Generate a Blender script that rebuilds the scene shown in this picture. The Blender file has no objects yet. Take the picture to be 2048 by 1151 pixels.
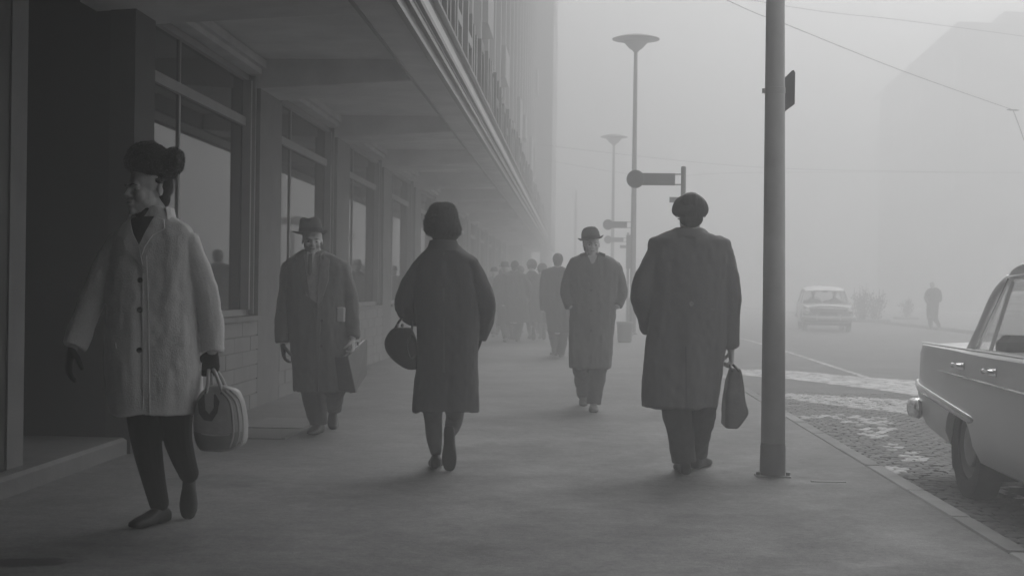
import bpy, bmesh, math, random
import numpy as np
from math import sin, cos, pi, radians, atan2, hypot, sqrt
from mathutils import Vector, Matrix
from mathutils.bvhtree import BVHTree

random.seed(7)
rng = np.random.default_rng(7)
sc = bpy.context.scene
COL = sc.collection

# ------------------------------------------------------------------ camera
F, CH = 2844.0, 1.13                       # focal length in pixels of a 2048 px wide frame, eye height
ROLL, YAW, PITCH = radians(.75), radians(2.537), 0.0
cam = bpy.data.cameras.new('camera')
cam.sensor_width = 36.0
cam.lens = F / 2048 * 36
cam.clip_start, cam.clip_end = .05, 2000
cam.dof.use_dof = True
cam.dof.focus_distance = 10.5
cam.dof.aperture_fstop = 6.3
camo = bpy.data.objects.new('camera', cam)
COL.objects.link(camo)
camo.location = (0, 0, CH)
camo.rotation_mode = 'XYZ'
camo.rotation_euler = (Matrix.Rotation(YAW, 3, 'Z') @ Matrix.Rotation(pi/2 + PITCH, 3, 'X') @ Matrix.Rotation(ROLL, 3, 'Z')).to_euler()
sc.camera = camo

# ------------------------------------------------------------------ sky, sun, exposure
SUN_EL, SUN_AZ = radians(42), radians(18)          # azimuth from +Y towards +X
world = bpy.data.worlds.new('World')
sc.world = world
world.use_nodes = True
wn, wl = world.node_tree.nodes, world.node_tree.links
wn.clear()
sky = wn.new('ShaderNodeTexSky')
sky.sky_type = 'NISHITA'
sky.sun_disc = False
sky.sun_elevation = SUN_EL
sky.sun_rotation = SUN_AZ
sky.dust_density = 3.0
bw = wn.new('ShaderNodeRGBToBW')                    # black and white film
bg = wn.new('ShaderNodeBackground')
bg.inputs['Strength'].default_value = .12
wo = wn.new('ShaderNodeOutputWorld')
wl.new(sky.outputs[0], bw.inputs[0]); wl.new(bw.outputs[0], bg.inputs[0]); wl.new(bg.outputs[0], wo.inputs[0])
sun = bpy.data.lights.new('sun', 'SUN')
sun.energy = 1.2
sun.angle = radians(50)
suno = bpy.data.objects.new('sun', sun)
COL.objects.link(suno)
suno.location = (0, 0, 30)
sd = Vector((sin(SUN_AZ)*cos(SUN_EL), cos(SUN_AZ)*cos(SUN_EL), sin(SUN_EL)))
suno.rotation_euler = sd.to_track_quat('Z', 'Y').to_euler()
sc.view_settings.view_transform = 'Standard'
sc.view_settings.look = 'None'
sc.view_settings.exposure = .78
sc.view_settings.gamma = 1.0
sc.render.engine = 'CYCLES'
sc.cycles.max_bounces = 10
sc.cycles.diffuse_bounces = 4
sc.cycles.glossy_bounces = 4
sc.cycles.volume_bounces = 6
sc.cycles.transparent_max_bounces = 12
sc.cycles.use_denoising = True
sc.cycles.use_adaptive_sampling = False
sc.cycles.sample_clamp_indirect = 4.0
HAZE = .032

# ------------------------------------------------------------------ pixel -> place
def ray(px, py):
    u, v = px - 1024, -(py - 575.5)
    u, v = u*cos(ROLL) - v*sin(ROLL), u*sin(ROLL) + v*cos(ROLL)
    return Vector((u*cos(YAW) - F*sin(YAW), u*sin(YAW) + F*cos(YAW), v))
def atY(px, py, Y):
    d = ray(px, py); return Vector((0, 0, CH)) + d*(Y/d.y)
def atX(px, py, X):
    d = ray(px, py); return Vector((0, 0, CH)) + d*(X/d.x)
def gz(px, py, z=0.0):
    d = ray(px, py); return Vector((0, 0, CH)) + d*((z - CH)/d.z)

# ------------------------------------------------------------------ materials
MATS = {}
def mat(name, g, rough=.8, amt=.15, scale=8.0, bump=0.0, bscale=60.0, metal=0.0, stretch=(1, 1, 1), spec=.5, coat=0.0, ior=1.5, sheen=0.0):
    if name in MATS: return MATS[name]
    m = bpy.data.materials.new(name); m.use_nodes = True
    n, l = m.node_tree.nodes, m.node_tree.links
    b = n['Principled BSDF']
    b.inputs['Roughness'].default_value = rough
    b.inputs['Metallic'].default_value = metal
    b.inputs['Specular IOR Level'].default_value = spec
    b.inputs['Coat Weight'].default_value = coat
    b.inputs['Sheen Weight'].default_value = sheen
    b.inputs['IOR'].default_value = ior
    tc = n.new('ShaderNodeTexCoord'); mp = n.new('ShaderNodeMapping')
    mp.inputs['Scale'].default_value = stretch
    l.new(tc.outputs['Object'], mp.inputs['Vector'])
    nz = n.new('ShaderNodeTexNoise'); nz.inputs['Scale'].default_value = scale
    nz.inputs['Detail'].default_value = 6; nz.inputs['Roughness'].default_value = .6
    l.new(mp.outputs[0], nz.inputs['Vector'])
    r = n.new('ShaderNodeMapRange')
    r.inputs['From Min'].default_value = .25; r.inputs['From Max'].default_value = .75
    r.inputs['To Min'].default_value = g*(1 - amt); r.inputs['To Max'].default_value = g*(1 + amt)
    l.new(nz.outputs['Fac'], r.inputs['Value'])
    l.new(r.outputs[0], b.inputs['Base Color'])
    if bump:
        n2 = n.new('ShaderNodeTexNoise'); n2.inputs['Scale'].default_value = bscale; n2.inputs['Detail'].default_value = 4
        l.new(mp.outputs[0], n2.inputs['Vector'])
        bp = n.new('ShaderNodeBump'); bp.inputs['Strength'].default_value = bump; bp.inputs['Distance'].default_value = .01
        l.new(n2.outputs['Fac'], bp.inputs['Height']); l.new(bp.outputs[0], b.inputs['Normal'])
    MATS[name] = m
    return m

def glass_mat(name, tint=.9, ior=1.5):
    m = bpy.data.materials.new(name); m.use_nodes = True
    n, l = m.node_tree.nodes, m.node_tree.links
    n.clear()
    o = n.new('ShaderNodeOutputMaterial'); mx = n.new('ShaderNodeMixShader')
    t = n.new('ShaderNodeBsdfTransparent'); t.inputs[0].default_value = (tint, tint, tint, 1)
    g = n.new('ShaderNodeBsdfGlossy'); g.inputs['Roughness'].default_value = .03
    f = n.new('ShaderNodeLayerWeight'); f.inputs['Blend'].default_value = .5
    pw = n.new('ShaderNodeMath'); pw.operation = 'POWER'; pw.inputs[1].default_value = 4.0; l.new(f.outputs['Facing'], pw.inputs[0])
    ma = n.new('ShaderNodeMath'); ma.operation = 'MULTIPLY_ADD'; ma.inputs[1].default_value = .8; ma.inputs[2].default_value = .06; l.new(pw.outputs[0], ma.inputs[0])
    l.new(ma.outputs[0], mx.inputs[0]); l.new(t.outputs[0], mx.inputs[1]); l.new(g.outputs[0], mx.inputs[2]); l.new(mx.outputs[0], o.inputs[0])
    return m

def asphalt_mat(name, g, stains=(), rough=.8):
    m = bpy.data.materials.new(name); m.use_nodes = True
    n, l = m.node_tree.nodes, m.node_tree.links
    b = n['Principled BSDF']
    geo = n.new('ShaderNodeNewGeometry')
    def noise(s, d=5, r=.6):
        t = n.new('ShaderNodeTexNoise'); t.inputs['Scale'].default_value = s; t.inputs['Detail'].default_value = d; t.inputs['Roughness'].default_value = r
        l.new(geo.outputs['Position'], t.inputs['Vector']); return t.outputs['Fac']
    def mr(v, a, c, lo, hi):
        t = n.new('ShaderNodeMapRange'); t.inputs['From Min'].default_value = a; t.inputs['From Max'].default_value = c
        t.inputs['To Min'].default_value = lo; t.inputs['To Max'].default_value = hi; l.new(v, t.inputs['Value']); return t.outputs[0]
    def mul(a, c):
        t = n.new('ShaderNodeMath'); t.operation = 'MULTIPLY'; l.new(a, t.inputs[0]); l.new(c, t.inputs[1]); return t.outputs[0]
    col = mul(mr(noise(1.3), .3, .7, g*.78, g*1.2), mul(mr(noise(9), .3, .7, .80, 1.18), mr(noise(140, 2), .25, .75, .7, 1.3)))
    vo = n.new('ShaderNodeTexVoronoi'); vo.feature = 'DISTANCE_TO_EDGE'; vo.inputs['Scale'].default_value = .55
    wv = n.new('ShaderNodeVectorMath'); wv.operation = 'MULTIPLY_ADD'; nc = n.new('ShaderNodeTexNoise'); nc.inputs['Scale'].default_value = 2.5; nc.inputs['Detail'].default_value = 6
    l.new(geo.outputs['Position'], nc.inputs['Vector']); l.new(nc.outputs['Color'], wv.inputs[0]); wv.inputs[1].default_value = (.9, .9, 0); l.new(geo.outputs['Position'], wv.inputs[2]); l.new(wv.outputs[0], vo.inputs['Vector'])
    crack = mr(vo.outputs['Distance'], .0, .010, .90, 1.0)
    col = mul(col, crack)
    col = mul(col, mr(noise(.35, 3), .40, .60, .88, 1.10))
    col = mul(col, mr(noise(34, 5, .8), .35, .65, .72, 1.22))
    for (cx, cy, rx, ry, st_) in stains:
        s = n.new('ShaderNodeVectorMath'); s.operation = 'SUBTRACT'; l.new(geo.outputs['Position'], s.inputs[0]); s.inputs[1].default_value = (cx, cy, 0)
        s2 = n.new('ShaderNodeVectorMath'); s2.operation = 'MULTIPLY'; l.new(s.outputs[0], s2.inputs[0]); s2.inputs[1].default_value = (1/rx, 1/ry, 0)
        ln = n.new('ShaderNodeVectorMath'); ln.operation = 'LENGTH'; l.new(s2.outputs[0], ln.inputs[0])
        ad = n.new('ShaderNodeMath'); ad.operation = 'ADD'; l.new(ln.outputs['Value'], ad.inputs[0]); l.new(mr(noise(6), .3, .7, -.45, .45), ad.inputs[1])
        col = mul(col, mr(ad.outputs[0], .75, 1.1, st_, 1.0))
    l.new(col, b.inputs['Base Color'])
    l.new(mr(noise(2.2), .3, .7, rough - .18, rough + .1), b.inputs['Roughness'])
    bp = n.new('ShaderNodeBump'); bp.inputs['Strength'].default_value = .35; bp.inputs['Distance'].default_value = .006
    ad = n.new('ShaderNodeMath'); ad.operation = 'ADD'; l.new(noise(120, 3), ad.inputs[0]); l.new(mr(noise(12), 0, 1, 0, 2.0), ad.inputs[1])
    l.new(ad.outputs[0], bp.inputs['Height']); l.new(bp.outputs[0], b.inputs['Normal'])
    return m

_s = gz(55, 1122); _s2 = gz(330, 1046)
M_PAVE = asphalt_mat('pavement_asphalt', .19, [(_s.x, _s.y, .20, .10, .32)] + [(gz(x, y).x, gz(x, y).y, rx, ry, st_) for x, y, rx, ry, st_ in ((720, 1000, .5, .28, .82), (1180, 1060, .6, .2, .85), (1010, 900, .45, .5, .86), (1480, 1040, .35, .2, .80), (430, 960, .35, .3, .75), (1250, 880, .25, .6, .85))])
M_ROAD = asphalt_mat('road_asphalt', .12)
M_SETT = mat('sett_stone', .15, .8, .3, 5, .3, 40)
M_KERB = mat('kerb_granite', .20, .75, .35, 3, .3, 90)
M_KERB2 = mat('kerb_granite_pale', .30, .75, .25, 3, .3, 90)
M_PAINT = mat('worn_white_paint', .58, .6, .35, 3, .3, 60)
def wear(m, scale, lo, hi):
    n, l = m.node_tree.nodes, m.node_tree.links
    geo = n.new('ShaderNodeNewGeometry'); t = n.new('ShaderNodeTexNoise'); t.inputs['Scale'].default_value = scale; t.inputs['Detail'].default_value = 8; t.inputs['Roughness'].default_value = .7
    l.new(geo.outputs['Position'], t.inputs['Vector']); r = n.new('ShaderNodeMapRange'); r.inputs['From Min'].default_value = lo; r.inputs['From Max'].default_value = hi
    l.new(t.outputs['Fac'], r.inputs['Value']); l.new(r.outputs[0], n['Principled BSDF'].inputs['Alpha'])
wear(M_PAINT, 7.0, .36, .50)
M_PSETT = mat('painted_sett', .46, .6, .4, 9, .4, 60)
M_WALL = mat('wall_render', .17, .85, .2, 4, .2, 80)
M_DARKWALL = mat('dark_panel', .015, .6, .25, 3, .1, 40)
M_TILE = mat('plinth_tile', .20, .6, .2, 3, .2, 60)
M_JOINT = mat('mortar', .10, .9, .2, 20)
M_CEIL = mat('ceiling_plaster', .68, .85, .15, 2, .1, 40)
M_BEAM = mat('beam_plaster', .55, .85, .2, 2, .1, 40)
M_FASCIA = mat('fascia_metal', .08, .5, .15, 4)
M_FASCIA2 = mat('fascia_trim', .17, .4, .1, 4)
M_FRAME = mat('window_frame', .24, .45, .12, 6)
M_FRAME_D = mat('window_frame_dark', .10, .5, .12, 6)
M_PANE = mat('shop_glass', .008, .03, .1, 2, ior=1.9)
M_FACADE = mat('facade_stone', .30, .8, .15, 1.2, .1, 40)
M_STEP = mat('step_stone', .17, .7, .3, 4, .3, 60)
M_POLE = mat('pole_paint', .40, .5, .2, 3, .1, 90)
M_POLE_D = mat('pole_paint_dark', .17, .55, .2, 3, .1, 90)
M_STEEL = mat('steel', .35, .4, .2, 12, metal=.6)
M_LAMP = mat('lamp_metal', .12, .5, .15, 3)
M_SIGN = mat('sign_dark', .06, .5, .15, 3)
M_CHROME = mat('chrome', .75, .15, .08, 6, metal=1.0)
M_RUBBER = mat('tyre_rubber', .025, .8, .2, 9, .2, 60)
M_CARLIGHT = mat('car_paint_light', .84, .3, .04, 2, coat=.4)
M_CARDARK = mat('car_paint_dark', .08, .3, .05, 2, coat=.5)
M_CARWHITE = mat('car_roof_white', .65, .35, .04, 2, coat=.3)
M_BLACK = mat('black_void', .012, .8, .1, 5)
M_SEAT = mat('seat_leather', .08, .6, .2, 8)
M_CARGLASS = glass_mat('car_glass')
M_LENS = mat('lamp_lens', .95, .2, .03, 10, metal=1.0)
M_SKIN = mat('skin', .50, .55, .1, 30)
M_SKIN_D = mat('skin_darker', .26, .6, .1, 30)  # darker skin tone
M_LIP = mat('lip', .22, .5, .1, 30)
M_EYEW = mat('eye_white', .3, .2, .05, 20)
M_EYED = mat('eye_dark', .02, .2, .05, 20)
M_HAIR = mat('hair_dark', .025, .55, .4, 60, .4, 120, stretch=(1, 1, .15))
M_HAIRG = mat('hair_grey', .06, .6, .3, 60, .4, 120, stretch=(1, 1, .15))
M_FUR = mat('fur_dark', .012, .75, .5, 40, .5, 90, sheen=.3)
M_COATL = mat('wool_light', .68, .95, .08, 90, .35, 160, sheen=.3)
M_COATL2 = mat('wool_light_collar', .74, .95, .08, 90, .35, 160, sheen=.3)
M_COATD = mat('wool_dark', .11, .95, .08, 90, .3, 160, sheen=.1)
M_COATM = mat('wool_mid', .15, .95, .08, 90, .3, 160, sheen=.1)
M_COATM2 = mat('wool_charcoal', .15, .95, .08, 90, .3, 160, sheen=.1)
M_FARCOAT = mat('wool_black', .035, .95, .08, 90)
M_TROUS = mat('trouser_cloth', .08, .95, .2, 30, .2, 160)
M_TIGHT = mat('black_knit', .005, .9, .2, 60, .2, 200)
M_STOCK = mat('stocking', .16, .7, .15, 20)
M_SHOE = mat('shoe_leather', .014, .5, .3, 20)
M_SHOEG = mat('shoe_suede', .12, .7, .3, 20)
M_GLOVE = mat('glove_leather', .012, .55, .3, 30)
M_FELT = mat('hat_felt', .10, .9, .2, 30, .2, 120)
M_FELTD = mat('hat_felt_dark', .05, .9, .2, 30, .2, 120)
M_SHIRT = mat('shirt_cloth', .45, .85, .1, 30)
M_BAGL = mat('bag_leather_light', .42, .42, .18, 9, .15, 70)
M_BAGLT = mat('bag_trim_light', .48, .35, .12, 9)
M_BAGD = mat('bag_leather_dark', .05, .4, .3, 9, .2, 60)
M_BAGM = mat('bag_leather_mid', .11, .45, .3, 9, .2, 60)
M_PAPER = mat('paper', .55, .8, .05, 9)
M_BUTTON = mat('button_dark', .04, .4, .2, 20)
M_LEAF = mat('shrub_leaf', .06, .7, .4, 9)
M_BARK = mat('shrub_twig', .05, .9, .3, 20)
M_FARB = mat('far_facade', .10, .85, .15, .4)
M_FARR = mat('far_roof', .06, .85, .2, .6)
M_WIRE = mat('wire', .03, .6, .1, 5)

# ------------------------------------------------------------------ mesh builder
class MB:
    def __init__(s): s.v, s.f = [], []
    def add(s, vs, fs):
        o = len(s.v); s.v += [tuple(map(float, p)) for p in vs]; s.f += [tuple(i + o for i in f) for f in fs]
    def box(s, x0, x1, y0, y1, z0, z1):
        s.add([(x, y, z) for z in (z0, z1) for y in (y0, y1) for x in (x0, x1)],
              [(0, 2, 3, 1), (4, 5, 7, 6), (0, 1, 5, 4), (2, 6, 7, 3), (0, 4, 6, 2), (1, 3, 7, 5)])
    def bbox(s, x0, x1, y0, y1, z0, z1, b=.01):
        # box with chamfered vertical and top edges
        r = [(x0+b, y0), (x1-b, y0), (x1, y0+b), (x1, y1-b), (x1-b, y1), (x0+b, y1), (x0, y1-b), (x0, y0+b)]
        cx, cy = (x0+x1)/2, (y0+y1)/2
        q = [(x + (b if x < cx else -b), y + (b if y < cy else -b)) for x, y in r]
        s.loft([[(x, y, z0) for x, y in r], [(x, y, z1-b) for x, y in r], [(x, y, z1) for x, y in q]])
    def loft(s, rings, caps=True, closed=True):
        n = len(rings[0]); o = len(s.v)
        for r in rings: s.v += [tuple(map(float, p)) for p in r]
        for i in range(len(rings)-1):
            for j in range(n if closed else n-1):
                a, b = o+i*n+j, o+i*n+(j+1) % n
                s.f.append((a, b, b+n, a+n))
        if caps:
            s.f.append(tuple(o+j for j in range(n))[::-1])
            e = o+(len(rings)-1)*n
            s.f.append(tuple(e+j for j in range(n)))
    def ell(s, c, r, R=None, nu=14, nv=9):
        rings = []
        for i in range(nv+1):
            t = -pi/2 + pi*(i+.02)/(nv+.04)
            ring = []
            for j in range(nu):
                a = 2*pi*j/nu
                p = Vector((cos(a)*cos(t)*r[0], sin(a)*cos(t)*r[1], sin(t)*r[2]))
                if R is not None: p = R @ p
                ring.append((c[0]+p.x, c[1]+p.y, c[2]+p.z))
            rings.append(ring)
        s.loft(rings)
    def tube(s, pts, rad, n=12, caps=True, round_ends=False, flat=1.0, up=None):
        pts = [Vector(p) for p in pts]; m = len(pts)
        if not hasattr(rad, '__len__'): rad = [rad]*m
        rings = []; prev = None
        for i, p in enumerate(pts):
            t = (pts[min(i+1, m-1)] - pts[max(i-1, 0)]).normalized()
            if prev is None:
                u = Vector(up) if up is not None else (Vector((1, 0, 0)) if abs(t.x) < .9 else Vector((0, 1, 0)))
            else: u = prev
            u = (u - t*u.dot(t)).normalized(); prev = u; w = t.cross(u)
            def ring(c, r): return [c + u*(r*cos(2*pi*k/n)) + w*(r*flat*sin(2*pi*k/n)) for k in range(n)]
            if round_ends and i == 0:
                for q in (.05, .55, .85): rings.append(ring(p - t*rad[0]*sqrt(1-q*q)*.8, rad[0]*q))
            rings.append(ring(p, rad[i]))
            if round_ends and i == m-1:
                for q in (.85, .55, .05): rings.append(ring(p + t*rad[-1]*sqrt(1-q*q)*.8, rad[-1]*q))
        s.loft(rings, caps)
    def lathe(s, prof, c=(0, 0, 0), n=24):
        s.loft([[(c[0]+r*cos(2*pi*k/n), c[1]+r*sin(2*pi*k/n), c[2]+z) for k in range(n)] for r, z in prof])
    def prism(s, poly, y0, y1):     # polygon in x,z extruded along y
        n = len(poly)
        s.add([(x, y0, z) for x, z in poly]+[(x, y1, z) for x, z in poly],
              [tuple(range(n)), tuple(range(2*n-1, n-1, -1))]+[(i, i+n, (i+1) % n+n, (i+1) % n) for i in range(n)])
    def xf(s, M, start=0):
        for i in range(start, len(s.v)): s.v[i] = tuple(M @ Vector(s.v[i]))
        return s
    def mesh(s, name):
        me = bpy.data.meshes.new(name); me.from_pydata(s.v, [], s.f); me.update()
        b = bmesh.new(); b.from_mesh(me); bmesh.ops.recalc_face_normals(b, faces=b.faces); b.to_mesh(me); b.free()
        return me
    def build(s, name, m, parent=None, smooth=False, loc=None):
        return obj(name, s.mesh(name), m, parent, smooth, loc)

def obj(name, me, m, parent=None, smooth=False, loc=None):
    o = bpy.data.objects.new(name, me); COL.objects.link(o)
    if m is not None and not len(me.materials): me.materials.append(m)
    if smooth is True:
        me.shade_smooth()
    elif smooth:
        me.shade_smooth(); me.set_sharp_from_angle(angle=radians(smooth))
    if parent is not None:
        o.parent = parent
        o.matrix_parent_inverse = Matrix.Translation(-Vector(parent.location)) if parent.type == 'EMPTY' else Matrix()
    if loc is not None: o.location = loc
    return o
def thing(name, label, cat, loc=(0, 0, 0), group=None):
    o = bpy.data.objects.new(name, None); COL.objects.link(o); o.location = loc; o.empty_display_size = .1
    return tag(o, label, cat, group)
def tag(o, label, cat, group=None):
    o['label'] = label; o['category'] = cat
    if group: o['group'] = group
    return o
def struct(o, label=None):
    o['kind'] = 'structure'
    if label: o['label'] = label
    return o

def catmull(pts, k):
    P = [np.array(p, float) for p in pts]; out = []
    for i in range(len(P)-1):
        a, b, c, d = P[max(i-1, 0)], P[i], P[i+1], P[min(i+2, len(P)-1)]
        for t in np.arange(k)/k:
            out.append(.5*((2*b)+(c-a)*t+(2*a-5*b+4*c-d)*t*t+(-a+3*b-3*c+d)*t**3))
    out.append(P[-1]); return out

_tab = rng.random((32, 32, 32))
def vnoise(p):
    p = np.asarray(p); i = np.floor(p).astype(int); f = p - i; f = f*f*(3-2*f); i &= 31; j = (i+1) & 31
    x0, y0, z0 = i.T; x1, y1, z1 = j.T; fx, fy, fz = f.T; T = _tab
    a = T[x0, y0, z0]*(1-fx)+T[x1, y0, z0]*fx; b = T[x0, y1, z0]*(1-fx)+T[x1, y1, z0]*fx
    c = T[x0, y0, z1]*(1-fx)+T[x1, y0, z1]*fx; d = T[x0, y1, z1]*(1-fx)+T[x1, y1, z1]*fx
    return ((a*(1-fy)+b*fy)*(1-fz)+(c*(1-fy)+d*fy)*fz)*2-1

def fuse(mb, voxel, iters=4, folds=None, seed=0.0):
    me = bpy.data.meshes.new('tmp'); me.from_pydata(mb.v, [], mb.f); me.update()
    o = bpy.data.objects.new('tmp', me); COL.objects.link(o)
    r = o.modifiers.new('r', 'REMESH'); r.mode = 'VOXEL'; r.voxel_size = voxel; r.use_smooth_shade = True
    if iters:
        s = o.modifiers.new('s', 'SMOOTH'); s.factor = .5; s.iterations = iters
    dg = bpy.context.evaluated_depsgraph_get()
    m2 = bpy.data.meshes.new_from_object(o.evaluated_get(dg))
    bpy.data.objects.remove(o); bpy.data.meshes.remove(me)
    if folds:
        n = len(m2.vertices); co = np.empty(n*3); m2.vertices.foreach_get('co', co); co = co.reshape(-1, 3)
        no = np.array([0.0]*(n*3)); m2.vertex_normals.foreach_get('vector', no); no = no.reshape(-1, 3)
        d = np.zeros(n)
        for amp, sx, sy, sz in folds: d += amp*vnoise(co/np.array([sx, sy, sz]) + seed*7.13 + 50)
        co += no*d[:, None]; m2.vertices.foreach_set('co', co.ravel()); m2.update()
    m2.shade_smooth()
    return m2

FOLDS = [(.013, .11, .11, .55), (.008, .055, .055, .20), (.004, .03, .03, .05)]
FOLDS_T = [(.008, .07, .07, .25), (.006, .05, .05, .07)]

# ================================================================== SETTING
# ground sheets
XK0, XK1, ZR = 1.905, 2.028, -.12
b = MB(); b.box(-14, XK0, -60, 190, -.6, 0); pavement = struct(b.build('pavement', M_PAVE))
b = MB(); b.add([(-190, -190, -.62), (190, -190, -.62), (190, 195, -.62), (-190, 195, -.62)], [(0, 1, 2, 3)]); struct(b.build('ground', M_ROAD))
b = MB(); b.add([(XK1-.01, -60, ZR), (12.3, -60, ZR), (12.3, 190, ZR), (XK1-.01, 190, ZR)], [(0, 1, 2, 3)]); road = struct(b.build('road', M_ROAD))
b = MB(); b.box(12.42, 60, -60, 190, -.6, 0.0); farpave = struct(b.build('far_pavement', M_PAVE))
b = MB(); b.box(12.3, 12.42, -60, 190, -.6, -.004); b.build('kerb_strip', M_KERB, farpave)
y = 3.2; k = 0
while y < 62:
    L = random.choice([.95, 1.05, 1.15])
    b = MB(); dz = random.uniform(-.004, .004)
    b.bbox(XK0+.004, XK1+random.uniform(-.004, .004), y+.004, y+L-.004, -.3, .004+dz, .012)
    pale = abs(y-8.0) < .55 or random.random() < .12
    b.build('kerb_stone', M_KERB2 if pale else M_KERB, pavement)
    y += L
b = MB(); b.box(XK0+.004, XK1, 62.2, 190, -.3, .002); b.build('kerb_run', M_KERB, pavement)
# granite setts of the gutter strip
sett_meshes = []
for k in range(5):
    b = MB(); w, l, h = .046+.004*random.random(), .046+.004*random.random(), .03
    q = []
    for z, i in ((-.03, 0), (.020, .0), (.027, .008), (.030, .020)):
        q.append([(sx*(w-i)+random.uniform(-.003, .003), sy*(l-i)+random.uniform(-.003, .003), z+random.uniform(-.003, .003)) for sx, sy in ((-1, -1), (-.3, -1.08), (.4, -1.05), (1, -1), (1.06, 0), (1, 1), (.2, 1.06), (-1, 1), (-1.05, 0))])
    b.loft(q); me = b.mesh('sett'); me.materials.append(M_SETT); me.shade_smooth(); me.set_sharp_from_angle(angle=radians(45)); sett_meshes.append(me)
cells = []
yy = 6.0
while yy < 17.6:
    xx = XK1 + .07 + (.06 if int(yy/.100) % 2 else 0)
    while xx < 4.3 - max(0, (yy-12))*.06:
        cells.append((xx + random.uniform(-.006, .006), yy + random.uniform(-.006, .006) + .03*sin(xx*5)))
        xx += .104
    yy += .100
def sett_vis(c):
    # in view, not under the parked car
    return 7.0 < c[1] < 16.5 and (c[1] > 9.9 or c[0] < 2.5) and c[0]/c[1] < .31
vis = sorted([c for c in cells if sett_vis(c)], key=lambda c: c[1])
near = set(vis[:300])
def pix(x, y, z):                      # place -> photo pixel, to find which stones carry old paint
    v = camo.rotation_euler.to_matrix().transposed() @ (Vector((x, y, z)) - camo.location); return 1024 + F*v.x/-v.z, 575.5 - F*v.y/-v.z
SPOTS = [(1752, 860, 34, 24), (1785, 900, 26, 9), (1820, 918, 36, 10), (1700, 842, 30, 8), (1780, 945, 44, 8), (1650, 836, 60, 5)]
def painted(c):
    u, v = pix(c[0], c[1], ZR); r = random.random()
    top = 789 + (u-1570)*.055; bot = 800 + (u-1570)*.13
    if u > 1568 and top < v < min(bot, 832): return r < .88
    return any(((u-a)/w)**2 + ((v-b_)/h)**2 < 1 for a, b_, w, h in SPOTS) and r < .6
rest = MB(); restp = MB()
for c in cells:
    me = random.choice(sett_meshes); a = random.choice([0, 1, 2, 3])*pi/2 + random.uniform(-.06, .06); z = ZR + random.uniform(-.010, -.004)
    if c in near:
        o = obj('sett', me, None, road)
        if painted(c): o.material_slots[0].link = 'OBJECT'; o.material_slots[0].material = M_PSETT
        o.location = (c[0], c[1], z); o.rotation_euler = (random.uniform(-.05, .05), random.uniform(-.05, .05), a); o.matrix_parent_inverse = Matrix()
    else:
        M = Matrix.Translation((c[0], c[1], z)) @ Matrix.Rotation(a, 4, 'Z')
        (restp if painted(c) else rest).add([M @ v.co for v in me.vertices], [tuple(p.vertices) for p in me.polygons])
o = rest.build('sett_paving', M_SETT, road, 45); o['kind'] = 'stuff'
o = restp.build('painted_sett_paving', M_PSETT, road, 45); o['kind'] = 'stuff'
# worn painted bands of the crossing, rail and lane line on the road
def ragged(pts, z, amp, name, m, parent, seg=.12, zz=.004):
    P = [Vector(p) for p in pts]; out = []
    for i in range(len(P)):
        a, c = P[i], P[(i+1) % len(P)]; n = max(2, int((c-a).length/seg))
        for k in range(n):
            p = a.lerp(c, k/n); out.append((p.x + random.uniform(-amp, amp), p.y + random.uniform(-amp, amp)*2.2, z))
    b = MB(); b.add(out, [tuple(range(len(out)))])
    return b.build(name, m, parent)
def gp(L): return [gz(x, yv, ZR) for x, yv in L]
ZP = ZR + .024
ragged(gp([(1478, 738), (1580, 741), (1700, 752), (1835, 762), (1900, 768), (1900, 800), (1835, 792), (1760, 780), (1660, 768), (1580, 758), (1478, 750)]), ZR+.006, .03, 'crossing_line', M_PAINT, road)
b = MB(); pr = [gz(x, yv, ZR+.004) for x, yv in ((1478, 676), (1500, 681), (1580, 705), (1660, 731), (1740, 757))]
for i in range(len(pr)-1):
    a, c = pr[i], pr[i+1]; b.add([(a.x-.05, a.y, ZR+.010), (a.x+.05, a.y, ZR+.010), (c.x+.05, c.y, ZR+.010), (c.x-.05, c.y, ZR+.010)], [(0, 1, 2, 3)])
b.build('lane_line', M_PAINT, road)
b = MB()
for x0, y0, x1, y1 in ((1985, 978, 2048, 1000), (1985, 978, 2040, 975)):
    a, c = gz(x0, y0, ZP), gz(x1, y1, ZP); d = (c-a).normalized(); n = Vector((-d.y, d.x, 0))*.04
    b.add([a-n, a+n, c+n, c-n], [(0, 1, 2, 3)])
for i, v in enumerate(b.v): b.v[i] = (v[0], v[1], ZP+.010)
b.build('bay_marking', M_PAINT, road)
# little pale strip let into the pavement beside the pole
b = MB(); a, c = gz(1622, 962), gz(1690, 963); b.box(a.x, c.x, a.y-.02, a.y+.02, -.02, .004); b.build('inlaid_strip', M_KERB2, pavement)
# two dark flat plates and a pale bar near the foot of the wall
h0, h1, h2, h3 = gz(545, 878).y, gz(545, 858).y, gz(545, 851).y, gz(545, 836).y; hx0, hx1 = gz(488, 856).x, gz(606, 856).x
gr = thing('dark_plates', 'two dark flat plates with a pale middle bar on the pavement beside the tiled wall', 'hatch', ((hx0+hx1)/2, h1, 0))
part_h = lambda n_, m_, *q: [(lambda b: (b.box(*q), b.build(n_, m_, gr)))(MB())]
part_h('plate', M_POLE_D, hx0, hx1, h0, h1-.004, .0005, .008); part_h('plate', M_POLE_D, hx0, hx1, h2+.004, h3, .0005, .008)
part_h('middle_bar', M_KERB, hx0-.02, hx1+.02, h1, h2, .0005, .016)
part_h('frame', M_KERB, hx1, hx1+.03, h0, h1-.004, .0005, .012); part_h('frame', M_KERB, hx1, hx1+.03, h2+.004, h3, .0005, .012)

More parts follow.
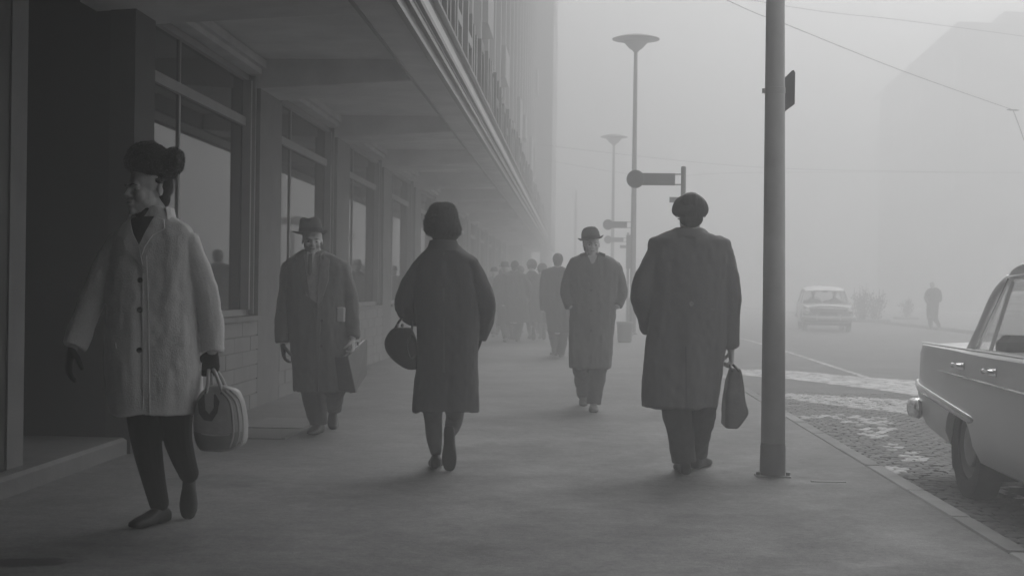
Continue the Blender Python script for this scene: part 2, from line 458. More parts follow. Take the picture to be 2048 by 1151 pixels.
# ------------------------------------------------------------------ left building
XW, PER, Y0W = -2.93, 4.27, 9.75
bld = thing('office_building', 'long office block with shop windows under a beamed canopy along the pavement', 'building', (-8, 36, 0))
def part(name, m, *boxes, parent=None, smooth=False):
    b = MB()
    for q in boxes: b.box(*q)
    return b.build(name, m, parent or bld, smooth)
ZC = 3.22
YE = 62.0
# entrance: step, near jamb, recess
b = MB(); b.bbox(-6.5, -2.95, 2.0, 9.31, -.05, .11, .02); b.build('step', M_STEP, bld)
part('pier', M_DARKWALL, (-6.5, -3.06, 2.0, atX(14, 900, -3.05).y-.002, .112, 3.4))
jy0, jy1 = atX(14, 900, -3.05).y, atX(46, 900, -3.05).y
part('door_jamb', M_WALL, (-3.14, -3.05, jy0, jy1, .112, 3.4))
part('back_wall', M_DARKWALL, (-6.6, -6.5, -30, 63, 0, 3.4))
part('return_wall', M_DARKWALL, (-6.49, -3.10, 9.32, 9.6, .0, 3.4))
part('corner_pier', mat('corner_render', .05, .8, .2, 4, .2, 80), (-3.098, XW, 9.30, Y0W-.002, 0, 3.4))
part('door_leaf', mat('door_dark', .03, .4, .3, 3), (-4.9, -4.84, 7.5, 9.3, .112, 2.5))
NB = 12
for i in range(NB):
    ya = Y0W + i*PER; yb = ya + 3.3; yc = ya + PER
    if yb > YE: break
    # pier between windows
    part('pier', M_WALL, (-3.5, XW, yb+.002, yc-.002, 0, 3.4))
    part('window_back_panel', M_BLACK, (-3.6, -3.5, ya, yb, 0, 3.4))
    # plinth: joints behind, tiles in front
    part('plinth', M_JOINT, (-3.4, XW-.012, ya, yb, 0, .80))
    if i < 3:
        rows = 6; hgt = .80/rows
        for r in range(rows):
            yy = ya - (.30 if r % 2 else 0)
            while yy < yb:
                a, c = max(yy, ya)+.004, min(yy+.60, yb)-.004
                if c - a > .05:
                    b = MB(); e = random.uniform(0, .004)
                    b.box(XW-.02, XW-.001+e, a, c, r*hgt+.004, (r+1)*hgt-.004); b.build('plinth_tile', M_TILE, bld)
                yy += .60
    else:
        part('plinth_facing', M_TILE, (XW-.011, XW, ya+.004, yb-.004, 0.002, .798))
    # window
    w = part('shop_window', M_FRAME_D, (-3.14, -3.08, ya+.002, yb-.002, 2.99, 3.2))
    part('sill', M_STEP, (-3.12, XW+.03, ya+.003, yb-.003, .802, .845), parent=w)
    part('pane', M_PANE, (-3.075, -3.068, ya+.06, yb-.06, .88, 3.0), parent=w)
    part('frame', M_FRAME, (-3.10, -3.02, ya+.003, ya+.06, .847, 3.06), (-3.10, -3.02, yb-.06, yb-.003, .847, 3.06), (-3.10, -3.025, ya+.061, yb-.061, .847, .90), (-3.10, -3.025, ya+.061, yb-.061, 3.0, 3.06), parent=w)
    part('frame', M_FRAME, (-3.06, -2.985, yb-.15, yb-.10, .90, 2.998), (-3.015, -2.965, yb-.055, yb-.02, .86, 3.05), parent=w)
    part('mullion', M_FRAME, (-3.066, -3.054, ya+1.05, ya+1.085, .901, 2.999), parent=w)
    part('transom', M_FRAME, (-3.064, -3.03, ya+.062, yb-.152, 2.58, 2.66), parent=w)
    part('head_trim', M_BEAM, (-3.2, XW+.01, ya+.004, yb-.004, 3.07, 3.12), (-3.2, XW+.05, ya+.004, yb-.004, 3.125, 3.2), parent=w)
# wall beyond the last bay
part('end_wall', M_WALL, (-3.5, XW, Y0W+NB*PER, YE, 0, 3.4))
# canopy: ceiling, beams, edge beam, fascia
part('canopy_ceiling', M_CEIL, (-6.6, -1.20, -30, YE, ZC, ZC+.2))
part('shade_canopy', M_BEAM, (-1.14, .9, 4.2, 8.4, 3.12, 3.45))  # out-of-view slab added only to shade the near left
part('shade_ceiling', M_BEAM, (-1.14, 1.88, -30, 4.19, 3.12, 3.45))          # unseen roof added over the camera to darken the near foreground
part('shade_side_wall', M_DARKWALL, (1.62, 1.86, -30, 1.6, .0, 3.119))  # unseen wall added to block light from the street side
part('shade_end_wall', M_DARKWALL, (-2.93, 1.61, -12.2, -12, .0, 3.119))  # unseen wall added to cut light from behind the camera
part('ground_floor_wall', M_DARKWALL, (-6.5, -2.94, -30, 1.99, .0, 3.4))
part('cross_beam', M_BEAM, (-6.5, -1.53, 3.4, 4.3, 2.95, ZC-.002))
yb_list = [Y0W-.75] + [Y0W + PER*i + 3.3 for i in range(NB)]
for yb in yb_list:
    if yb > YE-1: continue
    b = MB(); poly = [(-3.2, 2.93), (-1.53, 3.03), (-1.53, ZC-.002), (-3.2, ZC-.002)]; b.prism(poly, yb, yb+.85); b.build('cross_beam', M_BEAM, bld)
part('edge_beam', M_BEAM, (-1.52, -1.235, -4, YE, 3.03, ZC-.003))
part('edge_bead', M_FASCIA2, (-1.528, -1.50, -4, YE, 3.018, 3.034))
part('fascia', M_FASCIA, (-1.40, -1.20, -4, YE+.02, ZC+.201, 3.47))
part('fascia_board', M_FASCIA, (-1.234, -1.215, -4, YE+.01, 3.04, ZC+.2))
part('fascia_trim', M_FASCIA2, (-1.24, -1.195, -4, YE+.03, 3.005, 3.04))
part('fascia_trim', M_FASCIA2, (-1.214, -1.18, -4, YE+.03, 3.12, 3.16))
part('fascia_trim', M_FASCIA2, (-1.199, -1.165, -4, YE+.03, 3.23, 3.27))
part('fascia_cap', M_FASCIA2, (-1.42, -1.15, -4, YE+.04, 3.471, 3.50))
# lettering standing on the canopy, seen end-on: plain upright strokes with ties
y = 11.0
while y < 60:
    w = random.uniform(.55, .8); h = random.uniform(.62, .85); x = -1.24; b = MB()
    b.box(x-.08, x, y, y+.13, 3.58, 3.58+h)
    b.box(x-.08, x, y+w-.13, y+w, 3.58 - random.choice([0, .05]), 3.58+h*random.uniform(.7, 1.05))
    zz = 3.58 + h*random.choice([.08, .5, .92])
    b.box(x-.079, x-.001, y+.131, y+w-.131, zz-.06, zz+.06)
    b.box(x-.06, x-.02, y+.04, y+.09, 3.5, 3.58); b.box(x-.06, x-.02, y+w-.09, y+w-.04, 3.5, 3.579)
    b.build('sign_letter', M_FASCIA if random.random() < .6 else M_FASCIA2, bld)
    y += w + random.choice([.18, .22, .22, .7])
part('letter_rail', M_FRAME_D, (-1.36, -1.33, 10.5, 60, 3.9, 3.94))
# upper storeys
XF = -1.95
part('upper_wall', M_FACADE, (-12, XF-.25, -30, YE, 3.44, 19.0))
floors = [4.1, 7.6, 11.1, 14.6]
for z in [3.45] + [f+2.55 for f in floors]:
    part('spandrel', M_FACADE, (XF-.249, XF-.04, -4, YE-.01, z, z+.93 if z > 3.5 else 4.1))
    part('string_course', M_FACADE, (XF-.2, XF+.10, 8, YE-.02, z+.62 if z < 3.5 else z+.93, z+.70 if z < 3.5 else z+1.0))
y = 10.2; fins = []
while y < YE - 1:
    part('pier', M_FACADE, (XF-.03, XF+.22, y, y+.28, 4.2, 18.9))
    for f in floors[:3]:
        if y + 2.1 < YE and y > 12:
            wv = part('window', M_PANE, (XF-.24, XF-.20, y+.30, y+2.13, f+.06, f+2.53))
            part('frame', M_FRAME, (XF-.20, XF-.14, y+1.19, y+1.25, f+.07, f+2.52), (XF-.2, XF-.13, y+.29, y+.35, f+.07, f+2.52), parent=wv)
            if random.random() < .4:
                part('awning', M_FASCIA2, (XF-.1, XF+.32, y+.34, y+2.08, f+1.7+random.uniform(-.4, .4), f+2.5), parent=wv)
    y += 2.15
part('cornice', M_FACADE, (-12, XF+.45, -4, YE-.01, 19.001, 19.35))
# projecting far wing
wing = thing('end_wing', 'tall blank wing projecting at the far end of the canopy, pale in fog', 'building', (-4, 68, 0))
part('wall', M_FACADE, (-12, -1.12, YE+2, 78, 3.1, 19.3), parent=wing)
part('ground_floor', M_WALL, (-12, -2.4, YE+2.2, 77.8, 0, 3.098), parent=wing)
for i in range(4):
    part('column', M_WALL, (-1.6, -1.3, YE+2.4+i*4.8, YE+2.7+i*4.8, 0, 3.099), parent=wing)
for f in floors:
    for j in range(4): part('window', M_PANE, (-1.16, -1.11, YE+3+j*3.6, YE+5+j*3.6, f+.2, f+2.2), parent=wing)
    for j in range(2): part('window', M_PANE, (-6+j*2.2, -4.6+j*2.2, YE+1.98, YE+2.05, f+.2, f+2.2), parent=wing)

# ------------------------------------------------------------------ far building on the right
def at_h(px, py, z):
    d = ray(px, py); return Vector((0, 0, CH)) + d*((z-CH)/d.z)
HB = 18.6
A, B = at_h(1760, 192, HB), at_h(1925, 46, HB)
C = B + Vector((26, 4, 0)); D = A + Vector((26, 4, 0))
fb = thing('corner_building', 'large building across the street almost lost in the fog', 'building', ((A.x+C.x)/2, (A.y+C.y)/2, 0))
def poly_prism(P, z0, z1, name, m, parent, inset=0):
    b = MB(); c = sum((Vector(p) for p in P), Vector())/len(P)
    b.loft([[(p.x, p.y, z0) for p in P], [(p.x + (c.x-p.x)*inset, p.y + (c.y-p.y)*inset, z1) for p in P]]); return b.build(name, m, parent)
poly_prism([A, B, C, D], -.2, HB-.3, 'wall', M_FARB, fb)
out = [A+Vector((-.4, .4, 0)), B+Vector((-.4, -.4, 0)), C+Vector((.4, -.4, 0)), D+Vector((.4, .4, 0))]
poly_prism(out, HB-.298, HB, 'eaves', M_FARR, fb)
R0 = B + Vector((2.6, 1.2, 0))
rp = [A+Vector((2.6, -1, 0)), R0, C+Vector((-1, 1, 0)), D+Vector((-1, -1, 0))]
poly_prism(rp, HB+.002, HB+1.2, 'roof', M_FARR, fb, .06)
dirw = (A-B); Lw = dirw.length; dirw.normalize()
nrm = Vector((-1, 0, 0)); nrm = (nrm - dirw*nrm.dot(dirw)).normalized()
for i in range(7):
    for f in range(5):
        p = B + dirw*(1.5+i*4.1); z0 = .9+f*3.5
        b = MB(); a, c = p + nrm*.03, p + dirw*1.5 + nrm*.03; ai, ci = a - nrm*.1, c - nrm*.1
        b.loft([[(a.x, a.y, z0), (c.x, c.y, z0), (ci.x, ci.y, z0), (ai.x, ai.y, z0)], [(a.x, a.y, z0+1.8), (c.x, c.y, z0+1.8), (ci.x, ci.y, z0+1.8), (ai.x, ai.y, z0+1.8)]]); b.build('window', M_PANE, fb)
dirf = (C-B).normalized()
for i in range(6):
    for f in range(5):
        p = B + dirf*(1.6+i*3.8); z0 = .9+f*3.5; a, c = p + Vector((0, -.03, 0)), p + dirf*1.6 + Vector((0, -.03, 0))
        b = MB(); b.loft([[(a.x, a.y, z0), (c.x, c.y, z0), (c.x, c.y+.1, z0), (a.x, a.y+.1, z0)], [(a.x, a.y, z0+1.8), (c.x, c.y, z0+1.8), (c.x, c.y+.1, z0+1.8), (a.x, a.y+.1, z0+1.8)]]); b.build('window', M_PANE, fb)

# ------------------------------------------------------------------ overhead wires
def wire(name, label, pts, r=.012):
    P = [Vector(p) for p in catmull(pts, 6)]; b = MB(); b.tube(P, r, 6)
    return tag(b.build(name, M_WIRE), label, 'wire')
n1 = atY(2026, 220, 33)
wire('span_wire', 'thin overhead wire sloping down from the office front to a node over the street', [(XF+.2, 26, 8.55), atY(1455, 1, 28.5), atY(1570, 48, 29.3), atY(1800, 140, 31), n1], .007)
wire('span_wire', 'short drop wire leaving the wire node towards the far kerb', [n1, atY(2036, 246, 32.9), atY(2052, 290, 32.7), atY(2080, 360, 32.4)], .009)
b = MB(); d = Vector((1, .3, 0)).normalized(); b.tube([n1-d*.16, n1-d*.08, n1+d*.08, n1+d*.16], [.008, .018, .018, .008], 8); tag(b.build('wire_insulator', M_WIRE), 'small insulator where two overhead wires meet', 'insulator')
wire('span_wire', 'faint upper wire crossing the whole street towards the corner building', [(XF+.2, 38, 10.0), atY(1570, 12, 41), atY(1800, 40, 42), atY(2048, 73, 43), atY(2160, 92, 43.5)], .007)
wire('span_wire', 'very faint level wire crossing the street far off in the fog', [(XF+.2, 60, 7.2), atY(1480, 332, 60), atY(1840, 343, 60), (18.5, 60, 6.2)], .010)
wire('span_wire', 'far twin of the level wire, just below it', [(XF+.2, 61, 6.7), atY(1300, 352, 61), atY(1500, 345, 61), atY(2048, 345, 61)], .008)

# ------------------------------------------------------------------ street lamps, masts, signs
def street_lamp(px, py_top, Y, label, dw=.60):
    top = atY(px, py_top, Y); x, z = top.x, top.z
    t = thing('street_lamp', label, 'street lamp', (x, Y, 0), 'mushroom lamps along the kerb')
    b = MB(); b.tube([(x, Y, 0), (x, Y, .9), (x, Y, .95), (x, Y, 3), (x, Y, z-.42)], [.10, .095, .075, .068, .045], 14); b.build('pole', M_LAMP, t, 40)
    b = MB(); b.lathe([(.045, -.45), (.075, -.43), (.09, -.40), (.16, -.36), (.27, -.24), (.30, -.19), (.30, -.17)], (x, Y, z)); b.build('lamp_bowl', M_LAMP, t, 40)
    b = MB(); b.lathe([(.30, -.185), (dw*.8, -.155), (dw, -.13), (dw, -.115), (dw*.85, -.085), (.30, -.03), (.12, -.004), (.01, 0)], (x, Y, z), 32); b.build('lamp_shade', M_LAMP, t, 40)
    b = MB(); b.lathe([(.14, 0), (.14, .03), (.11, .05), (.10, .06)], (x, Y, 0)); b.build('base', M_LAMP, t, 40)
    return t
street_lamp(1272, 69, 36, 'tall street lamp with wide disc shade rising behind the stop signs')
street_lamp(1228, 268, 57, 'fainter street lamp with disc shade, half lost in the fog beyond the stop signs', .55)
p = atY(1152, 384, 85); m_ = thing('far_mast', 'bare thin mast barely visible in the fog beyond the street lamps', 'mast', (p.x, 85, 0))
b = MB(); b.tube([(p.x, 85, 0), (p.x, 85, p.z)], [.09, .06], 10); b.build('pole', M_LAMP, m_, True)
b = MB(); b.lathe([(.06, 0), (.08, .02), (.03, .1), (.005, .16)], (p.x, 85, p.z)); b.build('cap', M_LAMP, m_, True)

def stop_sign(pxpost, pytop, pxc, pyc, rpx, pxbar0, pxbar1, hbar, Y, label, plate=None):
    S = F/Y; top = atY(pxpost, pytop, Y); x = top.x
    t = thing('stop_sign', label, 'sign', (x, Y, 0), 'projecting stop signs along the kerb')
    b = MB(); b.tube([(x, Y, 0), (x, Y, top.z)], .034, 12); b.lathe([(.034, 0), (.03, .012), (.005, .02)], (x, Y, top.z), 12); b.build('post', M_SIGN, t, 40)
    c = atY(pxc, pyc, Y); r = rpx/S
    b = MB(); N = 28
    for yo, rr in ((0, 1),): b.loft([[(c.x + r*cos(2*pi*k/N), Y+q, c.z + r*sin(2*pi*k/N)) for k in range(N)] for q in (-.02, .02)])
    d = b.build('disc', M_SIGN, t, 40)
    b = MB(); b.loft([[(c.x + rr*cos(2*pi*k/N), Y+q, c.z + rr*sin(2*pi*k/N)) for k in range(N)] for q, rr in ((-.027, r), (-.027, r*.9), (-.0205, r*.9), (-.0205, r))], caps=False); b.build('rim', M_LAMP, d)
    b0, b1 = atY(pxbar0, pyc, Y), atY(pxbar1, pyc, Y); h = hbar/S/2
    b = MB(); b.box(b0.x, b1.x, Y-.018, Y+.018, c.z-h, c.z+h); b.build('arm_panel', M_SIGN, t)
    for s in (-1, 1):
        b = MB(); b.box(b1.x-.02, x, Y-.008, Y+.008, c.z+s*(h-.012)-.008, c.z+s*(h-.012)+.008); b.build('bracket', M_SIGN, t)
    if plate:
        a0, a1 = atY(plate[0], plate[1], Y), atY(plate[2], plate[3], Y)
        b = MB(); b.box(a0.x, a1.x, Y-.012, Y+.012, a1.z, a0.z); b.build('small_plate', M_SIGN, t)
    b = MB(); b.lathe([(.07, 0), (.07, .02), (.04, .05)], (x, Y, 0), 12); b.build('foot', M_SIGN, t, 40)
    return t
stop_sign(1367, 335, 1271, 358, 18, 1284, 1350, 24, 19.6, 'projecting stop sign with disc and bar, nearest the peaked cap man', (1339, 394, 1363, 405))
stop_sign(1265, 436, 1216, 449, 10.5, 1224, 1254, 13, 35.2, 'projecting stop sign mounted beside the tall street lamp pole')
stop_sign(1256, 466, 1216, 479, 8, 1222, 1247, 9, 45, 'farthest small stop sign, below and behind the one by the lamp', (1240, 490, 1253, 496))
# timetable frame beside the lamp
tt = atY(1257, 500, 37.5); t = thing('timetable_frame', 'slim pale rimmed timetable frame on a post by the lamp pole', 'timetable', (tt.x, 37.5, 0))
b = MB(); b.box(tt.x-.02, tt.x+.02, 37.48, 37.52, 0, 1.7); b.build('post', M_SIGN, t)
z0, z1 = atY(1257, 537, 37.5).z, atY(1257, 471, 37.5).z
b = MB(); b.box(tt.x-.05, tt.x+.05, 37.47, 37.475, z0, z1); b.build('panel', M_SIGN, t)
b = MB(); b.box(tt.x-.065, tt.x-.05, 37.46, 37.48, z0, z1); b.box(tt.x+.05, tt.x+.065, 37.46, 37.48, z0, z1); b.box(tt.x-.065, tt.x+.065, 37.46, 37.48, z1, z1+.02); b.build('frame', M_FASCIA2, t)
# litter bin
lb = gz(1249, 684); t = thing('litter_bin', 'squat litter bin with pale rim standing near the kerb by the lamp', 'bin', (lb.x, lb.y, 0))
b = MB(); b.lathe([(.13, 0), (.15, .02), (.17, .38), (.175, .40)], (lb.x, lb.y, 0)); b.build('drum', M_SIGN, t, 40)
b = MB(); b.lathe([(.18, .39), (.185, .43), (.17, .44), (.16, .40)], (lb.x, lb.y, 0)); b.build('rim', M_FASCIA2, t, 40)

# near pole with sign
pb = gz(1545, 952); px_, py_ = pb.x, pb.y
pole = thing('tram_pole', 'thick grey steel pole with dark foot standing on the pavement near the kerb', 'pole', (px_, py_, 0))
b = MB(); b.tube([(px_, py_, .205), (px_-.006, py_, 1.2), (px_-.013, py_, 2.0), (px_-.020, py_, 2.9), (px_-.06, py_, 9)], [.0735, .068, .063, .057, .035], 24); b.build('shaft', M_POLE, pole, True)
b = MB(); b.tube([(px_, py_, .012), (px_, py_, .19), (px_, py_, .204)], [.079, .077, .072], 24); b.build('dark_foot', M_POLE_D, pole, 40)
b = MB(); b.bbox(px_-.105, px_+.105, py_-.06, py_+.06, 0.001, .012, .004); b.build('base_plate', M_STEEL, pole)
for s in (-1, 1):
    b = MB(); b.lathe([(.014, .0121), (.014, .03), (.008, .034)], (px_+s*.09, py_-.03, 0), 6); b.build('bolt', M_STEEL, pole)
sp = atY(1556, 182, py_)
b = MB(); zc = sp.z
b.lathe([(.060, -.02), (.063, -.018), (.063, .018), (.060, .02)], (px_-.015, py_, zc), 24); b.box(px_-.092, px_-.07, py_-.014, py_+.014, zc-.014, zc+.014); b.build('clamp', M_POLE, pole, 40)
# traffic sign plate held behind the pole
b = MB(); sg_ = [atY(x, yv, py_+.09) for x, yv in ((1552, 172), (1570, 155), (1586, 139), (1590, 138), (1593, 143), (1592, 206), (1571, 222), (1552, 221))]
b.loft([[(q.x, q.y + (q.x-px_)*.5 + o_, q.z) for q in sg_] for o_ in (-.012, .012)]); b.build('sign_plate', M_SIGN, pole, 30)
b = MB(); b.box(px_-.012, px_+.012, py_+.05, py_+.09, zc-.02, zc+.02); b.build('sign_bracket', M_SIGN, pole)

# ------------------------------------------------------------------ shrubs across the street
def shrub(px, py0, py1, Y, n, label):
    base = atY(px, py0, Y); h = atY(px, py1, Y).z; t = thing('shrub', label, 'shrub', (base.x, Y, 0))
    b, lf = MB(), MB()
    for i in range(n):
        a = random.uniform(0, 6.28); s = random.uniform(.2, .6)*h*.5; hh = h*random.uniform(.55, 1.05)
        p0 = Vector((base.x + random.uniform(-.15, .15), Y + random.uniform(-.15, .15), 0)); p2 = Vector((base.x + cos(a)*s, Y + sin(a)*s, hh)); p1 = p0.lerp(p2, .5) + Vector((random.uniform(-.1, .1),)*3)
        b.tube([p0, p1, p2], [.022, .014, .005], 5)
        for k in range(34):
            q = p0.lerp(p1, random.random()) if random.random() < .35 else p1.lerp(p2, random.random()**1.4*.95); q = q + Vector([random.gauss(0, .09) for _ in range(3)])
            u = Vector([random.gauss(0, 1) for _ in range(3)]).normalized()*.05; w = u.orthogonal()*.7
            if q.z > .15 and q.z < hh*.86: lf.add([q-u, q+w, q+u, q-w], [(0, 1, 2, 3)])
    lf.build('crown', M_LEAF, t); b.build('trunk', M_BARK, t)
    b = MB(); b.bbox(base.x-.5, base.x+.5, Y-.3, Y+.3, 0, .10, .03); b.build('bed_edging', M_WALL, t)
shrub(1722, 640, 562, 55, 16, 'larger twiggy shrub in a low bed beyond the oncoming car')
shrub(1752, 640, 575, 56, 12, 'low bushy shrub in a low bed between the twiggy shrub and the lone walker')
shrub(1812, 640, 592, 62, 10, 'smallest dim shrub in a low bed close to the lone walker across the street')

# ================================================================== CARS
def make_car(label, body_m, roof_m, M, rear_y, roof_back, two_tone=False, group=None, near=False):
    """local frame: x right, front towards -y, z up from the road; M places it"""
    org = M.to_translation()
    t = thing('car', label, 'car', org, group)
    def put(b, name, m, parent=None, smooth=False):
        b.xf(M); return b.build(name, m, parent or t, smooth)
    W = .80
    st = [(-2.27, .60, .46, .66), (-2.23, .70, .40, .75), (-2.12, .765, .31, .815), (-1.9, .79, .26, .845), (-1.35, .80, .24, .865), (-.8, .805, .22, .885), (0, .81, .21, .885), (.8, .81, .21, .885),
          (1.35, .805, .23, .892), (1.9, .795, .27, .895), (rear_y-.14, .785, .30, .895), (rear_y-.05, .765, .33, .885), (rear_y, .70, .40, .85)]
    rings = []
    for (y, hw, zb, zt) in [tuple(v) for v in catmull(st, 3)]:
        cr = .035 if y < -.8 else .02
        half = [(0, zb), (hw*.80, zb), (hw*.93, zb+.05), (hw*.985, zb+.14), (hw, zb+(zt-zb)*.42), (hw*.992, zb+(zt-zb)*.62), (hw*.985, zt-.075), (hw*.97, zt-.02), (hw*.93, zt), (hw*.86, zt-.012), (hw*.6, zt+cr*.6-.012), (hw*.3, zt+cr-.012), (0, zt+cr-.008)]
        full = half + [(-x, z) for x, z in half[-2:0:-1]]
        rings.append([(x, y, z) for x, z in full])
    b = MB(); b.loft(rings); b.xf(M); me = b.mesh('body')
    body = obj('body', me, body_m, t)
    YF, YR, RW = -1.38, 1.2, .325
    cut = MB()
    AZ, AR, AY = (.27, .275, .34) if near else (.36, .385, .40)
    for yy in (YF, YR): cut.loft([[(x, yy + AY*cos(2*pi*k/28), AZ + AR*sin(2*pi*k/28)) for k in range(28)] for x in (-1, 1)])
    cut.xf(M); co = cut.build('cut', M_BLACK)
    md = body.modifiers.new('b', 'BOOLEAN'); md.operation = 'DIFFERENCE'; md.object = co; md.solver = 'EXACT'
    bpy.context.view_layer.update()
    m2 = bpy.data.meshes.new_from_object(body.evaluated_get(bpy.context.evaluated_depsgraph_get()))
    body.modifiers.clear(); body.data = m2; m2.shade_smooth(); m2.set_sharp_from_angle(angle=radians(32))
    if not len(m2.materials): m2.materials.append(body_m)
    bpy.data.objects.remove(co)
    for yy in (YF, YR):
        for s in (-1, 1):
            q = MB(); q.loft([[(s*x, yy + (AY-.004)*cos(pi*k/14), AZ + (AR-.004)*sin(pi*k/14)) for k in range(-2, 17)] for x in (.52, .745)], caps=False, closed=False)
            N0 = len(q.v); q.v += [(s*.52, yy, AZ)]; q.f += [(j, j+1, N0) for j in range(18)]; put(q, 'wheel_housing', M_BLACK)
    b = MB(); b.box(-.5, .5, -2.0, rear_y-.2, .205, .30); put(b, 'underbody', M_BLACK)
    # wheels
    for yy in (YF, YR):
        for s in (-1, 1):
            x = s*.675
            b = MB(); prof = [(.20, -.065), (.27, -.075), (.31, -.072), (.325, -.05), (.327, 0), (.325, .05), (.31, .072), (.27, .075), (.20, .065)]
            b.loft([[(x+w, yy + r*cos(2*pi*k/32), .325 + r*sin(2*pi*k/32)) for k in range(32)] for r, w in prof], caps=False)
            wh = put(b, 'wheel', M_RUBBER, None, 40)
            b = MB(); b.loft([[(x+s*w, yy + r*cos(2*pi*k/24), .325 + r*sin(2*pi*k/24)) for k in range(24)] for r, w in ((.205, -.05), (.205, .045), (.19, .055), (.165, .030), (.13, .032), (.12, .028))]); put(b, 'rim', M_POLE_D, wh, 40)
            b = MB(); b.loft([[(x+s*w, yy + r*cos(2*pi*k/24), .325 + r*sin(2*pi*k/24)) for k in range(24)] for r, w in ((.125, .030), (.12, .05), (.08, .062), (.03, .068), (.004, .070))]); put(b, 'hubcap', M_STEEL, wh, 40)
    # greenhouse
    ZB, ZT = .885, (1.315 if near else 1.33)
    yF0, yF1 = -.80, -.28
    yR0, yR1 = roof_back
    X0, X1 = .735, .615
    def gpt(s, y0, y1, f): return Vector((s*(X0+(X1-X0)*f), y0+(y1-y0)*f, ZB+(ZT-ZB)*f))
    b = MB()
    N = 18; top = []; bot = []
    for i in range(N+1):
        v = -1+2*i/N; y = (yF1-.05) + (v+1)/2*((yR1+.015)-(yF1-.05)); r0, r1 = [], []
        hw = (X1+.035)*(1-.07*abs(v)**6); sag = .070*abs(v)**5
        for j in range(N+1):
            u = -1+2*j/N; arch = (.070 if near else .03)*(1-v*v); z = ZT + arch + .075*(1-abs(u)**3.2)*(1-abs(v)**4*.75) + .02
            if abs(u) == 1: z = ZT+.004+arch*.9
            r0.append((u*hw, y, z-sag)); r1.append((u*hw*.985, y, ZT-.012-sag))
        top.append(r0); bot.append(r1)
    nn = N+1; vs = [p for r in top for p in r]+[p for r in bot for p in r]; fs = []; o = nn*nn
    for i in range(N):
        for j in range(N):
            a = i*nn+j; fs.append((a, a+1, a+nn+1, a+nn)); fs.append((o+a, o+a+nn, o+a+nn+1, o+a+1))
    for i in range(N):
        for a, c in ((i*nn, (i+1)*nn), (i*nn+N, (i+1)*nn+N), (i, i+1), (N*nn+i, N*nn+i+1)): fs.append((a, c, o+c, o+a))
    b.add(vs, fs); put(b, 'roof', roof_m, None, 50)
    for s in (-1, 1):
        b = MB(); b.tube([(s*(X1+.030), yF1-.02, ZT+.0), (s*(X1+.040), (yF1+yR1)/2, ZT+.008), (s*(X1+.030), yR1-.10, ZT-.004)], .007, 8); put(b, 'gutter', roof_m, None, True)
        # pillars
        yB = .02
        def bar(a, c, w, d, name, m=roof_m if two_tone else body_m):
            q = MB(); ax = (c-a).normalized(); out_ = Vector((s, 0, .25)).normalized(); sd_ = ax.cross(out_).normalized()*w
            out_ = sd_.cross(ax).normalized()*d
            q.loft([[p+sd_*.8+out_, p+sd_-out_*.6, p-sd_-out_*.6, p-sd_*.8+out_] for p in (a, c)]); put(q, name, m)
        bar(gpt(s, yF0, yF1, -.06), gpt(s, yF0, yF1, 1.0), .028, .022, 'front_pillar')
        bar(gpt(s, yB, yB+.02, -.06), gpt(s, yB, yB+.02, 1.0), .035, .018, 'door_pillar')
        if near:
            q = MB(); pl = catmull([gpt(s, yR0+.05, yR1, -.06), gpt(s, yR0-.0, yR1, .3) + Vector((s*.012, .015, 0)), gpt(s, yR0, yR1, .75) + Vector((s*.016, .02, 0)), gpt(s, yR0, yR1, .99) + Vector((0, -.03, -.01))], 5)
            q.tube(pl, [.055 - .022*i_/15 for i_ in range(len(pl))], 12, flat=.5, up=(0, 1, 0)); put(q, 'rear_pillar', body_m, None, True)
        else: bar(gpt(s, yR0, yR1, -.06), gpt(s, yR0, yR1, 1.0), .075, .024, 'rear_pillar')
        if near: bar(gpt(s, yR0-.34, yR1-.14, -.06), gpt(s, yR0-.34, yR1-.14, 1.0), .010, .012, 'window_pillar')
        # window frames and panes
        for (a0, a1, c0, c1) in ((yF0+.05, yF1+.05, yB-.04, yB-.02), (yB+.04, yB+.06, yR0-.08, yR1-.08)):
            q = MB(); P = [gpt(s, a0, a1, .02), gpt(s, c0, c1, .02), gpt(s, c0, c1, .97), gpt(s, a0, a1, .97)]
            q.add(P, [(0, 1, 2, 3)]); pn = put(q, 'side_window', M_CARGLASS)
            q = MB(); ofs = Vector((s*.006, 0, 0)); q.tube([p+ofs for p in P+[P[0]]], .011, 6); put(q, 'frame', M_CHROME if near else M_STEEL, pn)
        # belt moulding, spears, handles
        b = MB(); b.tube([(s*.79, y, .893) for y in (-1.2, -.5, .4, 1.2, rear_y-.25)], .010, 6, flat=.6); put(b, 'belt_moulding', body_m, None, True)
        for yy in ((.48, 1.13) if near else (-.05, .85)):
            b = MB(); z = .795; b.tube([(s*.80, yy-.06, z), (s*.835, yy-.05, z+.003), (s*.838, yy+.05, z+.003), (s*.80, yy+.06, z)], [.009, .011, .010, .009], 8)
            b.ell((s*.835, yy+.065, z), (.014, .014, .014)); b.box(s*.80-.005, s*.80+.005, yy-.07, yy+.075, z-.022, z+.02); put(b, 'door_handle', M_CHROME, None, 40)
        if near:
            b = MB(); b.tube([(s*.803, y, z) for y, z in ((-1.6, .70), (-.2, .715), (.6, .727), (1.2, .735), (1.63, .742))], [.012, .013, .012, .010, .004], 8, flat=.55); put(b, 'side_moulding', M_CHROME, None, True)
            b = MB(); b.tube([(s*.80, .80, .50), (s*.815, .9, .505), (s*.812, 1.5, .552), (s*.80, rear_y-.2, .60), (s*.775, rear_y-.03, .615), (s*.5, rear_y+.02, .62)], [.006, .026, .028, .028, .028, .024], 10, flat=.6, up=(0, 0, 1)); put(b, 'side_flash', M_CHROME, None, True)
